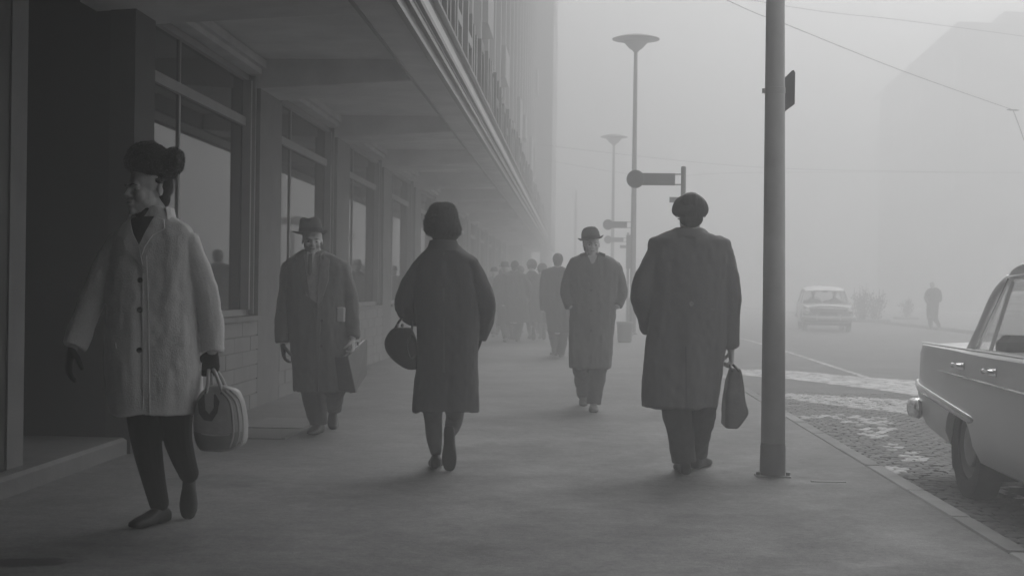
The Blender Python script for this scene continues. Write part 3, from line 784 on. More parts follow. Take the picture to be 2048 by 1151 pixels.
    # windscreen, rear window
    for nm, y0, y1 in (('windscreen', yF0, yF1), ('rear_window', yR0, yR1)):
        q = MB(); R = []
        for f in (0.0, .5, .98):
            row = []
            for k in range(9):
                u = -1+2*k/8; p = gpt(1, y0, y1, f); bulge = .10*(1-u*u)*(-1 if nm == 'windscreen' else 1)
                row.append((u*p.x*.97, p.y+bulge*(1-.4*f), p.z))
            R.append(row)
        q.loft(R, caps=False, closed=False); put(q, nm, M_CARGLASS, None, True)
    # interior
    for yy, w in ((.15, .22), (.98, .10)):
        b = MB()
        for cx in (-.34, .34): b.bbox(cx-.29, cx+.29, yy-.08+.04, yy+.08, .45, .98, .04)
        b.bbox(-.62, .62, yy-.5, yy-.041, .42, .56, .04); put(b, 'seat', M_SEAT)
    b = MB(); b.bbox(-.66, .66, -.85, -.62, .70, .90, .03); put(b, 'dashboard', M_SEAT)
    b = MB(); b.tube([(-.34+.19*cos(a), -.50+.07*sin(a), .93+.17*sin(a)) for a in np.arange(0, 6.5, .35)], .012, 6, caps=False); put(b, 'steering_wheel', M_BLACK, None, True)
    b = MB(); b.ell((0, -.45, 1.27), (.11, .015, .03)); put(b, 'mirror', M_BLACK, None, True)
    # front: grille, headlamps, bumpers
    gr_ = MB(); gr_.bbox(-.66, .66, -2.268, -2.20, .50, .70, .02); gl = put(gr_, 'grille', M_BLACK)
    for k in range(6):
        b = MB(); b.box(-.64, .64, -2.285, -2.27, .515+k*.031, .525+k*.031); put(b, 'grille_bar', M_STEEL, gl)
    b = MB(); b.tube([(-.68, -2.26, .725), (0, -2.30, .735), (.68, -2.26, .725)], .016, 8); put(b, 'grille_moulding', M_CHROME, None, True)
    for s in (-1, 1):
        b = MB(); b.loft([[(s*.655+r*cos(2*pi*k/20), -2.19+yy, .655+r*sin(2*pi*k/20)) for k in range(20)] for r, yy in ((.10, .06), (.105, -.06), (.098, -.085), (.085, -.08))]); h = put(b, 'headlight', M_CHROME, None, 40)
        b = MB(); b.ell((s*.655, -2.265, .655), (.085, .03, .085)); put(b, 'lens', M_LENS, h, True)
        b = MB(); b.ell((s*.70, -2.24, .49), (.045, .03, .025)); put(b, 'indicator', M_LENS, None, True)
    for e, name in ((-1, 'front_bumper'), (1, 'rear_bumper')):
        yb = -2.36 if e < 0 else rear_y+.10
        b = MB(); P = [(-.80, yb-e*.30, .455), (-.80, yb-e*.18, .455), (-.77, yb-e*.05, .45), (-.4, yb, .445), (0, yb+e*.01, .445), (.4, yb, .445), (.77, yb-e*.05, .45), (.80, yb-e*.18, .455), (.80, yb-e*.30, .455)]
        b.tube(catmull(P, 3), .062, 10, flat=.45, up=(0, 0, 1)); put(b, name, M_CHROME, None, True)
        for s in (-1, 1):
            b = MB(); b.bbox(s*.36-.03, s*.36+.03, min(yb, yb+e*.05), max(yb, yb+e*.05), .37, .55, .012); put(b, 'overrider', M_CHROME)
        b = MB(); b.box(-.26, .26, min(yb-e*.07, yb-e*.06), max(yb-e*.07, yb-e*.06), .53, .63); put(b, 'number_plate', M_BLACK)
    for s in (-1, 1):
        b = MB(); b.bbox(s*.70-.05, s*.70+.05, rear_y-.06, rear_y+.012, .62, .84, .012); tl = put(b, 'tail_light', M_LENS)
    return t

# parked car: its tail is the far end, flank towards the pavement
Mnear = Matrix.Translation((2.315+.81, 8.73-1.2, ZR))
make_car('pale saloon car parked at the kerb, flank and rear wheel showing', M_CARLIGHT, M_CARLIGHT, Mnear @ Matrix.Translation((0, 0, .0)) @ Matrix.Diagonal((1, 1, 1.03, 1)), 2.36, (1.10, .86), near=True)
pc = gz(1672, 664, ZR)
Mfar = Matrix.Translation((pc.x, pc.y+2.25, ZR)) @ Matrix.Rotation(radians(-6), 4, 'Z')
make_car('dark car with white roof driving through the fog with two people inside', M_CARDARK, M_CARWHITE, Mfar, 2.28, (1.95, 1.65), two_tone=True)

# ================================================================== PEOPLE
def ringp(P0, P1, df, db, Y, n=28, e=2.3):
    """horizontal ring between two world points (left and right edge)"""
    c = (P0+P1)/2; rx = (P1-P0).length/2; out = []
    for k in range(n):
        a = 2*pi*k/n; ca, sa = cos(a), sin(a)
        x = rx*math.copysign(abs(ca)**(2/e), ca); y = (db if sa > 0 else df)*math.copysign(abs(sa)**(2/e), sa)
        out.append((c.x+x, c.y+y, c.z))
    return out

def head_parts(b, C, yaw, s, tilt=0.0):
    R = Matrix.Rotation(yaw, 3, 'Z') @ Matrix.Rotation(tilt, 3, 'X')
    def T(p): return Vector(C) + R @ (Vector(p)*s)
    def E(c, r): b.ell(T(c), [q*s for q in r], R)
    E((0, .012, .035), (.076, .097, .083)); E((0, -.028, -.03), (.061, .060, .083)); E((0, -.042, -.072), (.046, .044, .040))
    E((0, -.078, -.098), (.021, .018, .017)); E((0, -.080, .014), (.046, .018, .013))
    for q in (-1, 1):
        E((q*.036, -.062, -.030), (.025, .025, .028)); E((q*.077, .014, -.008), (.007, .015, .025)); E((q*.013, -.100, -.034), (.009, .010, .008)); E((q*.045, -.022, -.058), (.015, .038, .026))
    b.tube([T((0, -.086, .008)), T((0, -.100, -.014)), T((0, -.1105, -.031))], [.008*s, .0095*s, .0105*s], 8, round_ends=True)
    E((0, -.090, -.056), (.024, .013, .007)); E((0, -.088, -.068), (.020, .013, .008))
    return T, R

def face_details(T, R, s, parent, brow=M_HAIR):
    for q in (-1, 1):
        b = MB(); b.ell(T((q*.031, -.0745, -.006)), (.0135*s, .0115*s, .0065*s), R, 12, 7); e = b.build('eye', M_EYEW, parent, True)
        b = MB(); b.ell(T((q*.031, -.0830, -.006)), (.0062*s, .004*s, .0055*s), R, 10, 6); b.build('iris', M_EYED, e, True)
        b = MB(); b.tube([T((q*.012, -.098, .012)), T((q*.032, -.0965, .019)), T((q*.052, -.082, .012))], [.003*s, .0038*s, .002*s], 6, flat=.6); b.build('eyebrow', brow, parent, True)
    b = MB(); b.ell(T((0, -.0935, -.0605)), (.020*s, .0105*s, .0065*s), R, 14, 8); b.build('lips', M_LIP, parent, True)

def hand_parts(b, w, d, n, tdir, curl=.5, s=1.0, grow=0.0):
    w, d, n = Vector(w), Vector(d).normalized(), Vector(n).normalized(); n = (n-d*n.dot(d)).normalized(); t = d.cross(n)
    if t.dot(Vector(tdir)) < 0: t = -t
    rings = []
    for L, hw, ht in ((-.03, .026, .022), (.0, .027, .020), (.03, .035, .019), (.065, .041, .016), (.092, .040, .013), (.100, .034, .008)):
        c = w + d*L*s; rings.append([c + t*((hw*s+grow)*cos(2*pi*k/14)) + n*((ht*s+grow)*sin(2*pi*k/14)) for k in range(14)])
    b.loft(rings)
    for off, ln, cc in ((.030, .070, .9), (.010, .079, 1.0), (-.010, .073, 1.05), (-.029, .057, 1.15)):
        p = w + d*.088*s + t*off*s; ang = 0; pts = [p]
        for f, sg in ((.25, .45), (.5, .32), (.4, .23)):
            ang += curl*cc*f*3.2; dr = d*cos(ang) + n*sin(ang); p = p + dr*ln*sg*s; pts.append(p)
        b.tube(pts, [(.0098*s+grow), .0092*s+grow, .0085*s+grow, .0072*s+grow], 8, round_ends=True)
    p = w + d*.022*s + t*.028*s; dr = (d*.62 + t*.62 + n*.45).normalized(); p1 = p + dr*.045*s; dr2 = (d*.85 + t*.1 + n*(.35+curl*.5)).normalized(); p2 = p1 + dr2*.030*s; p3 = p2 + (dr2+n*curl*.4).normalized()*.024*s
    b.tube([p, p1, p2, p3], [.014*s+grow, .0118*s+grow, .0105*s+grow, .0085*s+grow], 8, round_ends=True)

def shoe(ball, yaw, pitch, s, m, parent, name='shoe', voxel=.006, roll_toe=0.0):
    S = [(.082, .018, .012, .045), (.074, .029, .004, .066), (.04, .034, 0, .088), (-.0, .034, .0, .090), (-.04, .036, .004, .078), (-.08, .043, .004, .062), (-.12, .047, 0, .052), (-.155, .043, .0, .044), (-.185, .033, .006, .036), (-.200, .017, .012, .028)]
    b = MB(); rings = []
    for y, hw, z0, z1 in S:
        ring = []
        for k in range(16):
            a = 2*pi*k/16; ca, sa = cos(a), sin(a)
            ring.append((hw*math.copysign(abs(ca)**.75, ca), y, (z0+z1)/2 + (z1-z0)/2*math.copysign(abs(sa)**(.45 if sa < 0 else .9), sa)))
        rings.append(ring)
    b.loft(rings)
    M = Matrix.Translation((ball[0], ball[1], 0)) @ Matrix.Rotation(yaw, 4, 'Z') @ Matrix.Rotation(pitch, 4, 'X') @ Matrix.Scale(s, 4) @ Matrix.Translation((0, .12, 0))
    st = len(b.v)
    b.xf(M)
    me = fuse(b, voxel, 2); zmin = min(v.co.z for v in me.vertices)
    me.transform(Matrix.Translation((0, 0, .002-zmin)))
    o = obj(name, me, m, parent, True)
    ank = M @ Vector((0, .01, .085)); return o, ank + Vector((0, 0, .002-zmin))

def make_person(sp, mp=None, group=None, voxel=.007):
    """sp: measurements in photo pixels on the plane of this person's depth; mp optionally re-maps them (x, y) -> (x, y)"""
    Y = sp['Y']; mp = mp or (lambda x, y: (x, y))
    def P(px, py, dy=0.0):
        x, yv = mp(px, py); q = atY(x, yv, Y); q.y += dy; return q      # depth offset keeps the place, not the pixel
    k = sp.get('k', 1.0)
    face = sp['face']                   # -1 towards the camera, +1 away
    fx, fy_ = mp(*sp['feet']); base = gz(fx, fy_)
    t = thing('person', sp['label'], 'person', (base.x, Y, 0), group)
    bm, fast = MB(), voxel > .011
    # head and body
    hc = P(*sp['head'][:2]); hs, hyaw, htilt = sp['head'][2]*k, radians(sp['head'][3]), radians(sp['head'][4])
    T, R = head_parts(bm, hc, hyaw + (pi if face > 0 else 0), hs, htilt)
    rows = sp['coat']
    nk = P((rows[0][1]+rows[0][2])/2, rows[0][0])
    bm.tube([hc + R @ Vector((0, .03*k, -.045*k)), nk + Vector((0, 0, 0)), nk - Vector((0, 0, .10))], [.046*k*sp.get('neck', 1.0), .050*k*sp.get('neck', 1.0), .072*k], 14, round_ends=True)
    rr = []
    for (py, xl, xr, df, db) in rows[1:]:
        c0, c1 = P(xl, py), P(xr, py); m = (c0+c1)/2
        if m.z < .80*k: break
        rr.append(ringp(m+(c0-m)*.72, m+(c1-m)*.72, df*.7*k, db*.7*k, Y))
    bm.loft(rr)
    for sl in sp['sleeves']:
        pts = catmull([(*P(*q[:3]), q[3]*k) for q in sl], 4); bm.tube([q[:3] for q in pts], [q[3]*.62 for q in pts], 12, round_ends=True)
    legs = []
    for lg in sp['legs']:
        pts = [(*P(*q[:3]), q[3]*k) for q in lg]; legs.append(pts)
    # shoes first: the ankle ends follow them
    sm = sp.get('shoe_m', M_SHOE)
    for i, (bx, by, yw, pt) in enumerate(sp['feet_at']):
        x, yv = mp(bx, by); bl = gz(x, yv)
        s_, ank = shoe(bl, radians(yw) + (pi if face > 0 else 0), radians(pt), sp.get('shoe_s', 1.0)*k, sm, t, voxel=max(.006, voxel*.8))
        q = legs[i]; new = Vector((ank.x, ank.y, max(ank.z + .01, .06))); dl = new - Vector(q[-1][:3]); z0, z1 = q[0][2], q[-1][2]
        for j in range(1, len(q)):
            f = ((z0 - q[j][2])/(z0 - z1))**1.15; v_ = Vector(q[j][:3]) + dl*f; q[j] = (v_.x, v_.y, v_.z, q[j][3])
        q[-1] = (new.x, new.y, new.z, q[-1][3])
    for pts in legs:
        pp = catmull(pts, 5); bm.tube([q[:3] for q in pp], [q[3]*(.58 - .22*i_/len(pp)) for i_, q in enumerate(pp)], 12)
    if sp.get('trousers'):
        for pts in legs:
            pp = catmull(pts, 5)[-5:]; b = MB(); b.tube([q[:3] for q in pp], [q[3]*.50 + .006*k for q in pp], 12); b.build('sock', M_COATD, t, True)
    hp_ = [Vector(q[0][:3]) for q in legs]; top_ = Vector(((hp_[0].x+hp_[1].x)/2, Y, hp_[0].z))
    bm.tube([hp_[0], hp_[1]], .07*k, 12, round_ends=True); bm.tube([top_, top_ + Vector((0, 0, .35*k))], [.10*k, .10*k], 14, round_ends=True)
    for h in sp['hands']:
        if h is None: continue
        hand_parts(bm, P(*h['w']), h['d'], h['n'], h['t'], h['c'], k)
    obj('body', fuse(bm, voxel, sp.get('smooth', 4) if not fast else 2), sp.get('skin', M_SKIN), t, True)
    if not fast and face < 0: face_details(T, R, hs, t, sp.get('brow', M_HAIR))
    for h in sp['hands']:
        if h and h.get('glove'):
            b = MB(); hand_parts(b, P(*h['w']), h['d'], h['n'], h['t'], h['c'], k, .002)
            obj('glove', fuse(b, max(.0045, voxel*.7), 1), M_GLOVE, t, True)
    # trousers or stockings
    b = MB()
    for pts in legs:
        pp = [Vector(q) for q in []]
        cm = catmull(pts, 6)
        if sp.get('trousers'):
            # cloth leg with an open hem just above the shoe
            ce = []; 
            for q in cm: ce.append((Vector(q[:3]), q[3]))
            end, re = ce[-1]; ce[-1] = (Vector((end.x, end.y, max(end.z - .030*k, .065*k))), re)
            pts3 = [c for c, _ in ce]; rad = [r for _, r in ce]
            b.tube(pts3, rad, 18)
        else:
            b.tube([q[:3] for q in cm], [q[3] for q in cm], 16, round_ends=True)
    hips = [Vector(q[0][:3]) for q in legs]; b.tube([hips[0] + Vector((0, 0, .02*k)), hips[1] + Vector((0, 0, .02*k))], [legs[0][0][3]*.98, legs[1][0][3]*.98], 14, round_ends=True)
    obj('trousers' if sp.get('trousers') else 'stockings', fuse(b, voxel, 3, FOLDS_T if sp.get('trousers') else None, base.x), sp['leg_m'], t, True)
    # coat
    b = MB(); rings = []
    R5 = catmull([(*P(xl, py), *P(xr, py), df*k, db*k) for (py, xl, xr, df, db) in rows], 4)
    for q in R5: rings.append(ringp(Vector(q[:3]), Vector(q[3:6]), q[6], q[7], Y))
    q = R5[-1]; m = (Vector(q[:3])+Vector(q[3:6]))/2
    for dz, f in ((.004, .88), (.22*k, .80)):
        rings.append(ringp(m+(Vector(q[:3])-m)*f+Vector((0, 0, dz)), m+(Vector(q[3:6])-m)*f+Vector((0, 0, dz)), q[6]*f, q[7]*f, Y))
    b.loft(rings)
    for sl in sp['sleeves']:
        pts = catmull([(*P(*q[:3]), q[3]*k) for q in sl], 4); cs = [Vector(q[:3]) for q in pts]; rs = [q[3] for q in pts]
        ax = (cs[-1]-cs[-2]).normalized()
        b.tube(cs + [cs[-1]-ax*.002, cs[-1]-ax*.05], rs + [rs[-1]*.80, rs[-1]*.72], 18)
        b.ell(cs[0], (rs[0]*1.02,)*3)
    coat = fuse(b, voxel, 3 if not fast else 2, FOLDS, base.x+3)
    co = obj('coat', coat, sp['coat_m'], t, True)
    tree = BVHTree.FromPolygons([v.co for v in coat.vertices], [tuple(p.vertices) for p in coat.polygons])
    def cast(px, py):
        x, yv = mp(px, py); q = atY(x, yv, Y); h = tree.ray_cast(Vector((q.x, Y-2.0, q.z)), Vector((0, 1, 0)))
        return h[0] if h[0] is not None else q - Vector((0, .12, 0))
    def patch(name, poly, off, thick, m, parent=None, cuts=5):
        me = bpy.data.meshes.new(name); bb = bmesh.new(); vs = []
        for px, py in poly: vs.append(bb.verts.new((px, 0, py)))
        f = bb.faces.new(vs); bmesh.ops.triangulate(bb, faces=[f])
        for _ in range(2 if cuts < 5 else 3): bmesh.ops.subdivide_edges(bb, edges=bb.edges[:], cuts=1, use_grid_fill=True)
        bmesh.ops.triangulate(bb, faces=bb.faces[:])
        for v in bb.verts: h = cast(v.co.x, v.co.z); v.co = h + Vector((0, -off, 0))
        r = bmesh.ops.extrude_face_region(bb, geom=bb.faces[:])
        for v in r['geom']:
            if isinstance(v, bmesh.types.BMVert): v.co.y += thick
        bmesh.ops.recalc_face_normals(bb, faces=bb.faces[:])
        bb.to_mesh(me); bb.free(); return obj(name, me, m, parent or t, 50)
    def button(px, py, r=.014, m=M_BUTTON):
        h = cast(px, py); b = MB(); b.loft([[(h.x+q*cos(2*pi*j/14), h.y+dy, h.z+q*sin(2*pi*j/14)) for j in range(14)] for q, dy in ((r, .002), (r, -.006), (r*.85, -.009), (r*.3, -.007))]); return b.build('button', m, co, 40)
    def collar(py0, py1, r0, r1, gap, m, lean=0.0, cx=None):
        """band round the neck, open by gap degrees at the front"""
        a0 = radians(gap/2); n = 26; c0 = P(cx or (rows[0][1]+rows[0][2])/2, py0); c1 = P(cx or (rows[0][1]+rows[0][2])/2, py1); rings = []
        fr = -pi/2 if face < 0 else pi/2
        for rr_, zz, off in ((r0, 0, 0), (r1, 1, 0), (r1+.012*k, .97, 0), (r0+.020*k, 0, 0)):
            rings.append([])
            for j in range(n):
                a = fr + a0 + (2*pi-2*a0)*j/(n-1); c = c0.lerp(c1, zz); rings[-1].append((c.x+rr_*cos(a), c.y+rr_*1.05*sin(a)+lean*zz, c.z))
        b = MB(); b.loft(rings+[rings[0]], caps=False, closed=False); return b.build('collar', m, co, 60)
    return dict(t=t, P=P, T=T, R=R, hc=hc, hs=hs, patch=patch, button=button, collar=collar, cast=cast, k=k, coat=co, mp=mp)

def hat_loft(p, rows, name, m, depth=1.0, voxel=.006, iters=3, extra=None, folds=None, dyc=0.0):
    """rows of (py, xl, xr) in photo pixels -> closed hat solid"""
    b = MB(); rings = []
    for q in catmull(rows, 3):
        c0, c1 = p['P'](q[1], q[0], dyc), p['P'](q[2], q[0], dyc); r = (c1-c0).length/2*depth
        rings.append(ringp(c0, c1, r, r, 0, 24, 2.0))
    b.loft(rings)
    if extra: extra(b)
    return obj(name, fuse(b, voxel, iters, folds, 2.0), m, p['t'], True)

def brimmed(p, C, s, crown, brim, m, band, dent=0.0, curl=.02, tiltx=0.0, tilty=0.0, drop=.01):
    """hat with lathed elliptical crown and a thin shaped brim; C is the brim centre"""
    M = Matrix.Translation(C) @ Matrix.Rotation(tilty, 4, 'Y') @ Matrix.Rotation(tiltx, 4, 'X') @ Matrix.Scale(s, 4)
    n = 32
    def el(r, z, dn=0.0): return [(r*cos(2*pi*j/n), r*1.18*sin(2*pi*j/n), z - dn*max(0, cos(2*pi*j/n)**2*.0 + (1-abs(cos(2*pi*j/n)))**2)) for j in range(n)]
    rings = [el(r, z, dent*q) for r, z, q in crown]
    b = MB(); b.loft(rings, caps=False); b.f.append(tuple(len(b.v)-n+j for j in range(n))); b.xf(M); cr = b.build('hat', m, p['t'], 50)
    br = []
    for r, z in ((brim[0], 0), (brim[0]+(brim[1]-brim[0])*.5, -.002), (brim[1], 0), (brim[1]+.003, .004), (brim[1], .008), (brim[0]+(brim[1]-brim[0])*.5, .004), (brim[0], .006)):
        f = (r-brim[0])/(brim[1]-brim[0]); br.append([(r*cos(2*pi*j/n), r*1.16*sin(2*pi*j/n), z + f*f*(curl*cos(2*pi*j/n)**2 - drop*sin(2*pi*j/n)**2)) for j in range(n)])
    b = MB(); b.loft(br, caps=False); b.xf(M); b.build('brim', m, cr, 50)
    b = MB(); b.loft([[(r*cos(2*pi*j/n), r*1.18*sin(2*pi*j/n), z) for j in range(n)] for r, z in ((crown[0][0]+.001, .004), (crown[0][0]+.005, .006), (crown[0][0]+.003, .036), (crown[0][0]-.002, .038))], caps=False); b.xf(M); b.build('hat_band', band, cr, 50)
    return cr

def fur_tufts(ob, n, L, parent, m, seed=1):
    me = ob.data; r = random.Random(seed); V = me.vertices; b = MB()
    for i in range(n):
        v = V[r.randrange(len(V))]; c = v.co; nn = v.normal; d = (nn + Vector([r.gauss(0, .45) for _ in range(3)])).normalized(); l = L*r.uniform(.5, 1.2); u = d.orthogonal().normalized()*.0022; w = d.cross(u)
        b.add([c-nn*.003-u, c-nn*.003+u, c-nn*.003+w, c+d*l], [(0, 1, 3), (1, 2, 3), (2, 0, 3)])
    o = b.build('fur', m, ob); o['kind'] = 'stuff'; return o

DN = (0, 0, -1)
# ---------------------------------------------------------------- woman with fur hat
SP1 = dict(Y=6.56, face=-1, feet=(320, 1050), k=1.0, label='woman in tall fur hat and short pale coat looking aside, gripping a light bag',
    head=(297, 379, 1.06, -43, 0),
    coat=[(416, 284, 334, .052, .06), (436, 268, 352, .066, .085), (456, 240, 380, .085, .10), (482, 220, 396, .105, .11), (540, 214, 394, .12, .12), (600, 213, 393, .13, .125), (660, 214, 397, .14, .13), (720, 215, 402, .15, .14), (780, 219, 404, .155, .15), (824, 225, 402, .157, .152)],
    sleeves=[[(236, 490, 0, .066), (204, 552, 0, .060), (180, 622, -.02, .055), (157, 690, -.06, .049)], [(378, 490, 0, .066), (404, 556, 0, .062), (419, 635, 0, .054), (425, 702, -.01, .047)]],
    legs=[[(288, 790, 0, .095), (292, 880, -.05, .073), (298, 950, -.06, .058), (303, 1022, -.04, .046)], [(350, 790, 0, .095), (356, 880, 0, .072), (362, 945, .06, .060), (372, 1005, .12, .048)]],
    feet_at=[(284, 1054, -22, 0), (377, 1034, 14, 50)], shoe_s=.95,
    hands=[dict(w=(154, 694, -.06), d=(-.10, -.25, -1), n=(.8, .5, 0), t=(0, -1, 0), c=.28, glove=True), dict(w=(425, 702, -.01), d=(-.06, -.05, -1), n=(-.25, 1, 0), t=(-1, 0, 0), c=1.0, glove=True)],
    coat_m=M_COATL, leg_m=M_TIGHT)
p = make_person(SP1, voxel=.005)
# black roll neck, lapels, front edge, buttons, pocket flaps
b = MB(); b.tube([p['P'](304, 414, .012), p['P'](301, 424, .004), p['P'](299, 448, -.006), p['P'](298, 470)], [.050, .068, .070, .080], 18); b.build('roll_neck', M_TIGHT, p['t'], True)
p['patch']('roll_neck_front', [(262, 440), (280, 434), (318, 434), (312, 455), (303, 474), (294, 492), (280, 470)], .004, .03, M_TIGHT)
p['patch']('lapel', [(249, 464), (254, 447), (267, 437), (280, 468), (294, 494), (302, 530), (296, 528), (270, 500), (262, 484), (258, 474), (249, 474)], .016, .012, M_COATL2)
p['patch']('lapel', [(328, 436), (338, 440), (342, 458), (320, 472), (306, 494), (300, 512), (294, 492), (306, 464), (311, 452), (318, 438)], .016, .012, M_COATL2)
p['patch']('front_edge', [(300, 515), (309, 512), (313, 600), (317, 700), (320, 823), (307, 825), (306, 700), (305, 600)], .007, .010, M_COATL)
p['collar'](452, 414, .100, .086, 110, M_COATL2, .01, 304)
for yy in (560, 618, 697): p['button'](297 + (yy-560)*.01, yy, .013)
p['patch']('pocket_flap', [(362, 668), (389, 671), (390, 686), (376, 687), (364, 681)], .008, .012, M_COATL, cuts=3)
p['patch']('pocket_flap', [(226, 686), (250, 682), (252, 694), (228, 699)], .008, .012, M_COATL, cuts=3)
# fur hat with a second roll behind, dark hair
def _x(b):
    Rl = Matrix.Rotation(radians(14), 3, 'Y'); b.ell(p['P'](341, 324, .03), (.052, .085, .072), Rl); b.ell(p['P'](326, 350, .03), (.044, .085, .050)); b.ell(p['P'](322, 322, .01), (.050, .085, .055)); b.ell(p['P'](300, 340, .0), (.088, .098, .034), Matrix.Rotation(radians(12), 3, 'Y')); b.ell(p['P'](322, 362, .01), (.030, .075, .022))
def hair(p, m, grow=1.0, voxel=.007, nape=True):
    T, R, s_ = p['T'], p['R'], p['hs']; b = MB(); b.ell(T((0, .052, .030)), (.080*s_*grow, .064*s_*grow, .084*s_*grow), R)
    if nape: b.ell(T((0, .056, -.035)), (.068*s_, .040*s_, .054*s_), R)
    return obj('hair', fuse(b, voxel, 1, [(.003, .02, .02, .05)]), m, p['t'], True)
hat = hat_loft(p, [(285, 286, 308), (289, 274, 320), (298, 262, 330), (310, 255, 336), (322, 252, 338), (334, 254, 336), (342, 260, 330), (347, 270, 322)], 'fur_hat', M_FUR, 1.05, .006, 4, _x, [(.006, .035, .035, .035), (.003, .015, .015, .015)])
fur_tufts(hat, 7000, .009, p['t'], M_FUR)
hair(p, M_FUR, 1.02, .006)
# travel bag hanging from her hand
gh = p['P'](424, 737, -.01)
def bag_px(px, py, dy=0.0): q = atY(px, py, 6.50); q.y += dy; return q
bg_ = thing('travel_bag', 'light leather travel bag with ribbed end swinging from the gloved hand', 'bag', (bag_px(440, 898).x, 6.5, bag_px(440, 898).z))
rows = [(770, 424, 452), (778, 410, 474), (796, 397, 486), (830, 390, 492), (862, 391, 494), (885, 397, 490), (896, 404, 470), (898, 412, 455)]
b = MB(); rings = []
for q in catmull(rows, 3):
    c0, c1 = bag_px(q[1], q[0]), bag_px(q[2], q[0]); f = (q[0]-770)/128; dpt = .045 + .055*sin(min(1, f*1.2)*pi/2)
    rings.append(ringp(c0, c1, dpt, dpt, 0, 28, 3.2))
b.loft(rings); bagbody = obj('shell', fuse(b, .006, 3, [(.003, .05, .05, .05)]), M_BAGL, bg_, True)
tb = BVHTree.FromPolygons([v.co for v in bagbody.data.vertices], [tuple(q.vertices) for q in bagbody.data.polygons])
def bag_strip(name, L, r, m):
    pts = []
    for px, py in L:
        q = bag_px(px, py); h = tb.ray_cast(Vector((q.x, 5, q.z)), Vector((0, 1, 0)))
        pts.append((h[0] if h[0] is not None else q) + Vector((0, -.001, 0)))
    b = MB(); b.tube(catmull(pts, 3), r, 8, flat=.7); b.build(name, m, bg_, True)
bag_strip('rib', [(448, 780), (466, 800), (474, 835), (475, 868), (468, 890)], .006, M_BAGLT)
bag_strip('rib', [(456, 779), (476, 800), (484, 835), (485, 868), (478, 888)], .006, M_BAGLT)
bag_strip('rib', [(464, 778), (482, 797), (490, 835), (491, 866), (486, 884)], .005, M_BAGLT)
def bag_patch(name, poly, off, thick, m):
    bb = bmesh.new(); f = bb.faces.new([bb.verts.new((x, 0, y)) for x, y in poly]); bmesh.ops.triangulate(bb, faces=[f])
    for _ in range(3): bmesh.ops.subdivide_edges(bb, edges=bb.edges[:], cuts=1, use_grid_fill=True)
    bmesh.ops.triangulate(bb, faces=bb.faces[:])
    for v in bb.verts:
        q = bag_px(v.co.x, v.co.z); h = tb.ray_cast(Vector((q.x, 5, q.z)), Vector((0, 1, 0))); v.co = (h[0] if h[0] is not None else q) + Vector((0, -off, 0))
    r = bmesh.ops.extrude_face_region(bb, geom=bb.faces[:])
    for v in r['geom']:
        if isinstance(v, bmesh.types.BMVert): v.co.y += thick
    bmesh.ops.recalc_face_normals(bb, faces=bb.faces[:]); me = bpy.data.meshes.new(name); bb.to_mesh(me); bb.free(); return obj(name, me, m, bg_, 50)
bag_patch('dark_flap', [(402, 800), (414, 786), (438, 786), (447, 800), (444, 822), (434, 838), (418, 836), (406, 822)], .004, .01, M_BAGM)
bag_patch('flap_tongue', [(416, 784), (434, 784), (436, 812), (428, 824), (420, 815)], .008, .01, M_BAGL)
bag_patch('shaded_base', [(392, 858), (440, 866), (492, 858), (491, 880), (470, 893), (412, 895), (396, 884)], .003, .006, mat('bag_shade_tone', .26, .5, .2, 9))  # shade on the lower bag put into a darker colour
bag_strip('piping', [(392, 858), (415, 863), (440, 866), (468, 864), (492, 858)], .004, M_BAGLT)
for dy in (-.05, .05):
    b = MB(); b.tube(catmull([bag_px(418, 785, dy), bag_px(420, 760, dy*.7), gh + Vector((-.008, dy*.25, .0)), gh + Vector((.012, dy*.25, .0)), bag_px(440, 758, dy*.7), bag_px(450, 784, dy)], 4), .0085, 8, flat=.8); b.build('handle', M_BAGLT, bg_, True)
for px in (418, 450):
    b = MB(); b.ell(bag_px(px, 784, -.055), (.010, .006, .010)); b.build('ring', M_CHROME, bg_, True)

# ---------------------------------------------------------------- man with fedora
SP2 = dict(neck=1.18, Y=10.84, face=-1, feet=(648, 865), k=1.0, label='man in fedora and open dark overcoat walking beside the tiled wall',
    head=(625, 482, .98, 12, 0),
    coat=[(500, 606, 648, .05, .06), (509, 592, 668, .085, .09), (520, 574, 688, .10, .10), (540, 566, 698, .12, .12), (570, 568, 694, .13, .12), (620, 575, 692, .135, .13), (690, 581, 700, .15, .14), (740, 585, 707, .155, .15), (782, 588, 713, .155, .15)],
    sleeves=[[(580, 538, 0, .068), (570, 600, .01, .060), (566, 645, 0, .054), (567, 684, -.02, .050)], [(686, 538, 0, .068), (700, 600, .01, .060), (705, 642, -.02, .054), (707, 674, -.06, .048)]],
    legs=[[(622, 765, 0, .10), (625, 815, -.05, .085), (629, 850, -.10, .068)], [(668, 765, 0, .10), (669, 812, .06, .080), (670, 842, .14, .066)]],
    feet_at=[(627, 869, -8, 0), (666, 857, 12, 28)], trousers=True,
    hands=[dict(w=(567, 687, -.02), d=(.1, -.1, -1), n=(1, .3, 0), t=(0, -1, 0), c=.35, glove=True), dict(w=(708, 677, -.06), d=(.05, -.3, -1), n=(-1, 0, 0), t=(0, -1, 0), c=.8)],
    coat_m=M_COATM, leg_m=M_TROUS, brow=M_HAIRG)
p = make_person(SP2, voxel=.007)
p['patch']('jacket_front', [(612, 508), (642, 508), (644, 560), (641, 606), (632, 600), (618, 590), (613, 545)], .006, .02, mat('waistcoat', .34, .9, .2, 30))
p['patch']('shirt', [(618, 503), (634, 503), (629, 530), (624, 536), (619, 522)], .012, .02, M_SHIRT, cuts=3)
